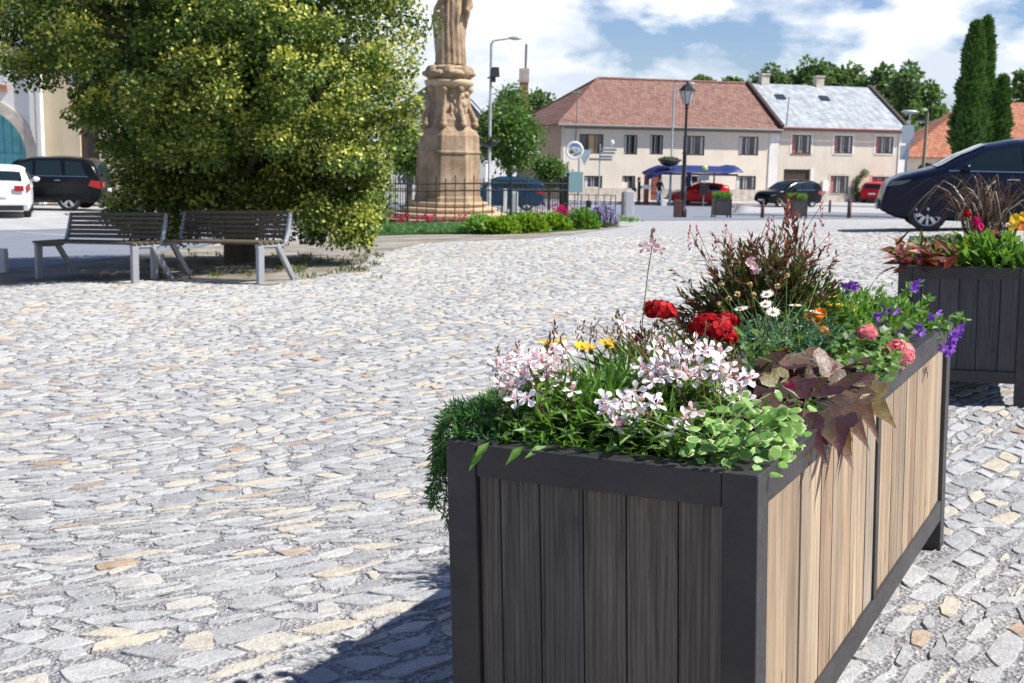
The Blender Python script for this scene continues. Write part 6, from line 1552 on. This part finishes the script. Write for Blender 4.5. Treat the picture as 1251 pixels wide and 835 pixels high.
# ---- generic trees
def tree(name, label, px, Y, py_top, py_bot, wpx, mat, n=40, lf=.22, r=None, group=None, trunk=.16, dens=110, hl=0, mat2=None, ybase=None, squash=1, trunkpx=None, cat="tree", seed=0):
    random.seed(seed or int(px * 7 + Y)); b = onG(trunkpx or px, Y); t = Plant(name, label, cat, b, group); z1 = P(px, py_top, Y).z; z0 = P(px, py_bot, Y).z; R = wpx * Y / F / 2; cx = P(px, 200, Y).x
    A = MB(); B = MB(); tr = MB(); cl = []; r = r or R * .34; H2 = (z1 - z0) / 2
    for _ in range(n):
        d = rdir(); q = ru(.55, 1); cl.append(V(cx + d.x * (R - r * .7) * q, Y + d.y * (R - r * .7) * q, (z0 + z1) / 2 + d.z * (H2 - r * .6) * q))
    for c in cl: clump(A, B if mat2 else A, c, r * ru(.7, 1.2), dens, lf, lf * .7, hl)
    limbs(tr, b, V(cx, Y, z1 - (z1 - z0) * .25), cl, trunk, 10); t.part("trunk", tr, T_bark); t.part("crown", A, mat)
    if mat2: t.part("bright_leaves", B, mat2)
    return t
tree("young_tree", "young leafy green tree between the monument and the cream house", 622, 62, 116, 218, 92, T_mid, 60, .2, 1.0, None, .14, 150)
tree("young_tree", "top shoots of a slim tree rising in front of the brick chimney", 622, 66, 100, 150, 46, T_mid, 22, .18, .7, None, .1, 90)
tree("green_shrub", "rounded dark green shrub in front of the corner of the cream house", 671, 60, 190, 232, 46, T_mid, 26, .16, .55, None, .06, 140, cat="shrub")
tree("broadleaf_tree", "green tree just left of the monument, partly behind the linden", 500, 56, 150, 222, 64, T_mid, 34, .2, .8, None, .14, 120)
tree("background_tree", "dark treetop behind the brick chimney", 655, 130, 108, 150, 42, T_far, 24, .5, 1.3, "trees beyond the houses", .3, 60)
for (px, Y, a, b, w_, lab) in ((775, 150, 99, 130, 22, "tiny treetop above the left part of the pink-red roof"), (855, 150, 89, 130, 36, "treetop above the middle of the pink-red roof"), (890, 150, 94, 130, 30, "low treetop where the two roofs meet"),
        (938, 140, 78, 150, 56, "dark treetop left above the sheet metal roof"), (985, 140, 68, 150, 70, "broad treetop above the chimneys of the metal roof"), (1030, 140, 71, 160, 62, "light green treetop above the second skylight"),
        (1068, 138, 78, 180, 64, "rounded treetop above the right end of the metal roof"), (1098, 132, 68, 215, 52, "tall dark tree right of the metal roof"), (1132, 136, 88, 215, 56, "tree filling the gap before the tall conifer"),
        (1112, 120, 150, 225, 60, "low dark bushes behind the corner lamp post"), (1244, 138, 84, 150, 34, "treetop above the orange-red roof at the right edge")):
    tree("background_tree", lab, px, Y, a, b, w_, T_far, 44, .55, None, "trees beyond the houses", .35, 95, .28, T_mid)
# ---- conifers
def conifer(label, px, Y, pt, pb, w, n=4200, seed=5):
    random.seed(seed); b = onG(px, Y); t = Plant("columnar_conifer", label, "tree", b, "columnar conifers"); z1 = P(px, pt, Y).z; z0 = b.z; H = z1 - z0; R = w * Y / F / 2; m = MB(); tr = MB()
    tr.tube([b - UP * .2, b + UP * H * .9], [.14, .03], 8)
    for _ in range(n):
        q = rnd() ** .8; rr = R * min(1, (1 - q) * 2.1) ** .62 * (.85 + .15 * sin(q * 31 + cos(q * 17))) * (1 - .25 * max(0, .12 - q) / .12); a = ru(0, 2 * pi); bump = 1 + .34 * noise.noise(V(cos(a) * 2.6, sin(a) * 2.6, q * 11)) ; k = sqrt(ru(.45, 1.0))
        p = b + V(cos(a) * rr * bump * k, sin(a) * rr * bump * k, .15 + q * (H - .25)); d = (V(cos(a), sin(a), 1.6) + rdir() * .6).normalized()
        for _ in range(2): quadleaf(m, p, (d + rdir() * .5).normalized(), V(cos(a), sin(a), .2) + rdir() * .6, ru(.22, .42), .12)
    t.part("trunk", tr, T_bark); t.part("foliage", m, T_con)
conifer("tall dark columnar conifer with a double tip at the right, left stem", 1176, 62, 28, 200, 38, 6500, 5); conifer("right stem of the tall conifer pair", 1189, 63, 23, 195, 32, 5500, 6); conifer("shorter columnar conifer right of the tall pair", 1213, 63, 94, 190, 29, 4200, 7)
# ---- vine on the sand-coloured house
Yv = 86; random.seed(401); vb = onG(1046, 85.4); t = Plant("wall_vine", "brown vine trunk climbing the sand-coloured house above the red estate", "plant", V(vb.x, 85.6, HZ)); tr = MB(); lv = MB()
pts = [t.base, P(1046, 235, 85.2), P(1047, 221, 85.2), P(1056, 212, 85.3)]; tr.tube(pts, [.18, .16, .12, .06], 8); tr.tube([pts[1], P(1041, 228, 85.2), P(1040, 236, 85.2)], [.06, .04, .02], 6)
for _ in range(260): q = random.choice(pts[1:]) + rdir() * .25; quadleaf(lv, q, rdir(), rdir(), .16, .1)
t.part("trunk", tr, T_bark); t.part("foliage", lv, T_far)
# ---- flower bed round the monument
M_grass = NT("lawn_soil").out((.05, .09, .025), .95, 0, .1)
bn_ = [W2(440, 292), W2(470, 288.5), W2(520, 286.8), W2(600, 286.3), W2(650, 285.8), W2(700, 283), W2(735, 279.5), W2(752, 277), W2(757, 272)]
bf_ = [gxy(440, 33), gxy(462, 45), gxy(540, 49), gxy(600, 50), gxy(650, 49), gxy(700, 46), gxy(735, 42), gxy(748, 39), gxy(756, 37)]
sheet("flower_bed", bn_, bf_, 60, 20, .035, M_grass, .06)
random.seed(411)
def inbed(px, py): p = at(px, py); return V(p.x, p.y, G(p.x, p.y) + .03)
def stuff(name, label, cat, mb, mats):
    o = mb.build(name, mats); tag(o, label, cat, None, "stuff"); return o
gm_ = MB()
for _ in range(5200):
    px = ru(445, 585); q = inbed(px, ru(277, 287.5 - (px - 445) * .008)); d = (UP + rdir() * .8).normalized(); quadleaf(gm_, q, d, rdir(), ru(.07, .15), .03)
stuff("ground_cover", "low green ground cover along the front edge of the monument bed", "ground cover", gm_, leafy("ground_cover_leaf", [(.06, .15, .05), (.10, .22, .07), (.14, .26, .09)], .3))
gm_ = MB()
for _ in range(9000):
    x = ru(-4.6, 3.4); y = ru(32.6, 46); q = V(x, y, G(x, y) + .03); quadleaf(gm_, q, (UP + rdir() * .6).normalized(), rdir(), ru(.08, .16), .04)
stuff("lawn_grass", "short grass inside the iron fence round the monument", "grass", gm_, L_bright)
fl = MB()
for _ in range(130):
    px = random.choice((ru(455, 502), ru(505, 575), ru(655, 700))); py = ru(273, 278) if px < 600 else ru(262, 277); q = inbed(px, min(py + 3, 281)) + UP * ru(.12, .32 if px < 600 else .5); fl.ball(q, ru(.02, .035), 0, 5, 3)
stuff("red_bedding_flowers", "crimson bedding flowers along the foot of the iron fence", "flowers", fl, petal("petal_crimson", (.45, .01, .06), (.62, .03, .12), .1))
def shrub(name, label, px, py, wpx, hpx, mat, n=900, lf=.1, group=None, flower=None, nf=0, cat="shrub", lw=.5, up=.5):
    b = inbed(px, py); t = Plant(name, label, cat, b, group); s = b.y / F; R = wpx * s / 2; H = hpx * s; m = MB(); st = MB()
    for _ in range(n):
        d = rdir(-.1, 1); q = ru(.5, 1); p = b + V(d.x * R * q, d.y * R * q * .8, .02 + d.z * H * q); quadleaf(m, p, (d + UP * up + rdir() * .7).normalized(), d + UP + rdir() * .6, lf * ru(.6, 1.2), lf * lw)
    for _ in range(10): st.tube([b, b + V(ru(-R, R) * .6, ru(-R, R) * .5, H * .7)], .008, 4, cap=False)
    t.part("stems", st, L_stem); t.part("foliage", m, mat)
    if flower:
        f = MB()
        for _ in range(nf):
            d = rdir(.1, 1); p = b + V(d.x * R, d.y * R * .8, d.z * H) * ru(.9, 1.12)
            for k in range(4): quadleaf(f, p + UP * .03 * k, (UP + rdir() * .4).normalized(), rdir(), .06, .03)
        t.part("flower_spikes", f, flower)
L_lime = leafy("lime_leaf", [(.12, .22, .025), (.19, .31, .035), (.26, .38, .05)], .35)
for (px, py, w_, h_, lab) in ((588, 286, 42, 17, "pale striped leafy clump where the green edging begins"), (612, 286.5, 44, 15, "low lime green clump next to the striped clump"), (645, 285, 48, 19, "middle lime green clump in front of the iron fence"), (676, 283, 44, 16, "right lime green clump beside the crimson flowers")):
    shrub("lime_shrub", lab, px, py, w_, h_, L_lime if px > 600 else L_varg, 1300, .13, "lime green clumps along the bed edge")
shrub("crimson_shrub", "reddish purple flowering clump at the right corner post of the fence", 687, 279, 30, 18, L_olive, 600, .09, None, P_magenta, 160)
shrub("mixed_shrub", "green bushy clump between the crimson clump and the lavender", 712, 281, 42, 22, L_bright, 1300, .10)
shrub("lavender", "violet lavender bush at the right tip of the flower bed", 737, 279, 36, 22, leafy("lavender_leaf", [(.10, .14, .08), (.15, .19, .11)], .2), 1200, .12, None, P_lilac, 150, lw=.2, up=1.2)
shrub("white_flower_clump", "small grey-green clump with white edging left of the lime green clumps", 572, 285, 18, 8, L_varg, 300, .09)
# weeds and litter under the linden
gm_ = MB(); random.seed(421)
for _ in range(90):
    q = at(ru(175, 470), ru(312, 343)); n_ = random.randint(5, 22)
    for _ in range(n_): p = V(q.x + ru(-.06, .06), q.y + ru(-.06, .06), q.z + .01); quadleaf(gm_, p, (UP + rdir() * .7).normalized(), rdir(), ru(.03, .11), .014)
stuff("weeds", "scattered weeds in the gravel around the benches", "weeds", gm_, L_olive)
# ================================================================ plants of the second planter
random.seed(501)
pl = Plant("coleus", "red and maroon coleus leaves at the left end of the second planter", "plant", RR(.52, .25, -.04)); m = MB(); m2 = MB()
for _ in range(210):
    a = RR(ru(.34, .67), ru(-.02, .5), ru(-.03, .07)); d = (rdir(-.3, .8) - ex2 * .4 - ey2 * .3).normalized(); leaf(m if rnd() < .7 else m2, a, d, UP + TOCAM * .5 + rdir() * .5, ru(.07, .14), ru(.03, .055), .2, .3)
pl.part("leaves", m, leafy("coleus_leaf", [(.10, .012, .02), (.20, .03, .03), (.26, .07, .04), (.06, .01, .02)], .35)); pl.part("green_tips", m2, L_olive)
pl = Plant("purple_fountain_grass", "arching purple fountain grass in the second planter", "plant", RR(.22, .55, -.04)); m = MB(); m2 = MB()
for k in range(95):
    a = pl.base + V(ru(-.08, .08), ru(-.08, .08), 0); ang_ = ru(0, 2 * pi); R = ru(.12, .44); h = ru(.28, .50); d = V(cos(ang_), sin(ang_), 0)
    e_ = ru(.45, .85); blade(m if k % 7 else m2, [a + d * R * (q_ / 7) ** 1.4 + UP * h * (sin(q_ / 7 * 2.1) / sin(1.57) if q_ / 7 < .75 else sin(1.575) + (q_ / 7 - .75) * 4 * (e_ - 1)) for q_ in range(8)], .010, 0, d.cross(UP) if rnd() < .3 else rdir())
pl.part("blades", m, leafy("purple_blade", [(.05, .02, .025), (.10, .05, .04), (.12, .10, .06)], .2)); pl.part("glint_blades", m2, leafy("glint_blade", [(.30, .26, .22), (.42, .38, .33)], .2))  # a few paler blades, light reflections put into their colour
pl = Plant("pink_dahlia", "pink dahlia and small red blooms in the second planter", "flower", RR(.28, .15, -.04)); m = MB(); st = MB()
for (px, py, r_, n_, mt) in ((1210, 289, .036, 90, P_magenta), (1195, 278, .02, 40, P_magenta), (1181, 262, .014, 20, P_red), (1193, 270, .016, 26, P_magenta)):
    f = P(px, py, 6.45); fm = MB(); petalball(fm, f, r_, n_, .03, 0, .8, -.5); pl.part("flower", fm, mt); st.tube(arc(pl.base, f, .02), .003, 5, cap=False)
bush(m, RR(.22, .22, .0), (.26, .2, .13), 520, .07, .035, .4, .4); pl.part("foliage", m, L_bright); pl.part("stems", st, L_stem)
pl = Plant("licorice_plant", "pale grey-green small leaved plant behind the coleus", "plant", RR(.44, .45, -.04)); m = MB(); bush(m, RR(.42, .42, .0), (.14, .15, .11), 300, .05, .03, .5, .3); pl.part("foliage", m, leafy("greygreen_leaf", [(.20, .25, .16), (.30, .34, .24), (.16, .22, .10)], .25))
pl = Plant("yellow_pansies", "yellow and orange pansies at the rim and behind the grass of the second planter", "flower", RR(.2, .1, -.04))
for (px, py, mt) in ((1213, 322, P_yellow), (1180, 299, P_yellow), (1240, 268, P_yellow), (1248, 276, P_orange), (1236, 276, P_yellow), (1250, 265, P_yellow), (1143, 306, P_yellow), (1206, 310, P_yellow)):
    fm = MB(); rosette(fm, P(px, py, 6.4), TOCAM, 5, .028, .03, .2); pl.part("flower", fm, mt)
m = MB(); bush(m, RR(.12, .12, .0), (.15, .12, .09), 260, .055, .03, .4, .4); pl.part("foliage", m, L_bright)
pl = Plant("lilac_lobelia", "pale lilac lobelia hanging at the rim of the second planter near the right edge", "flower", RR(.08, .05, -.03)); m = MB()
for _ in range(40):
    fm = None; q = P(ru(1228, 1251), ru(314, 324), 6.4); rosette(m, q, TOCAM + rdir() * .5, 5, .014, .013, .2)
pl.part("flower_mass", m, P_lilac); m = MB(); bush(m, RR(.08, .1, .0), (.12, .1, .07), 200, .04, .02, .3, .4); pl.part("foliage", m, L_green)
random.seed(502)
pl = Plant("leafy_undergrowth", "mixed green leaves filling the far part of the second planter", "plant", RR(.33, 1.2, -.05)); m = MB()
for _ in range(1300): leaf(m, RR(ru(.04, .6), ru(.05, 1.7), ru(-.04, .0)), rdir(-.1, 1) + UP * .1, UP + rdir() * .7, ru(.05, .1), ru(.02, .035), .15, .3)
pl.part("leaves", m, L_green)
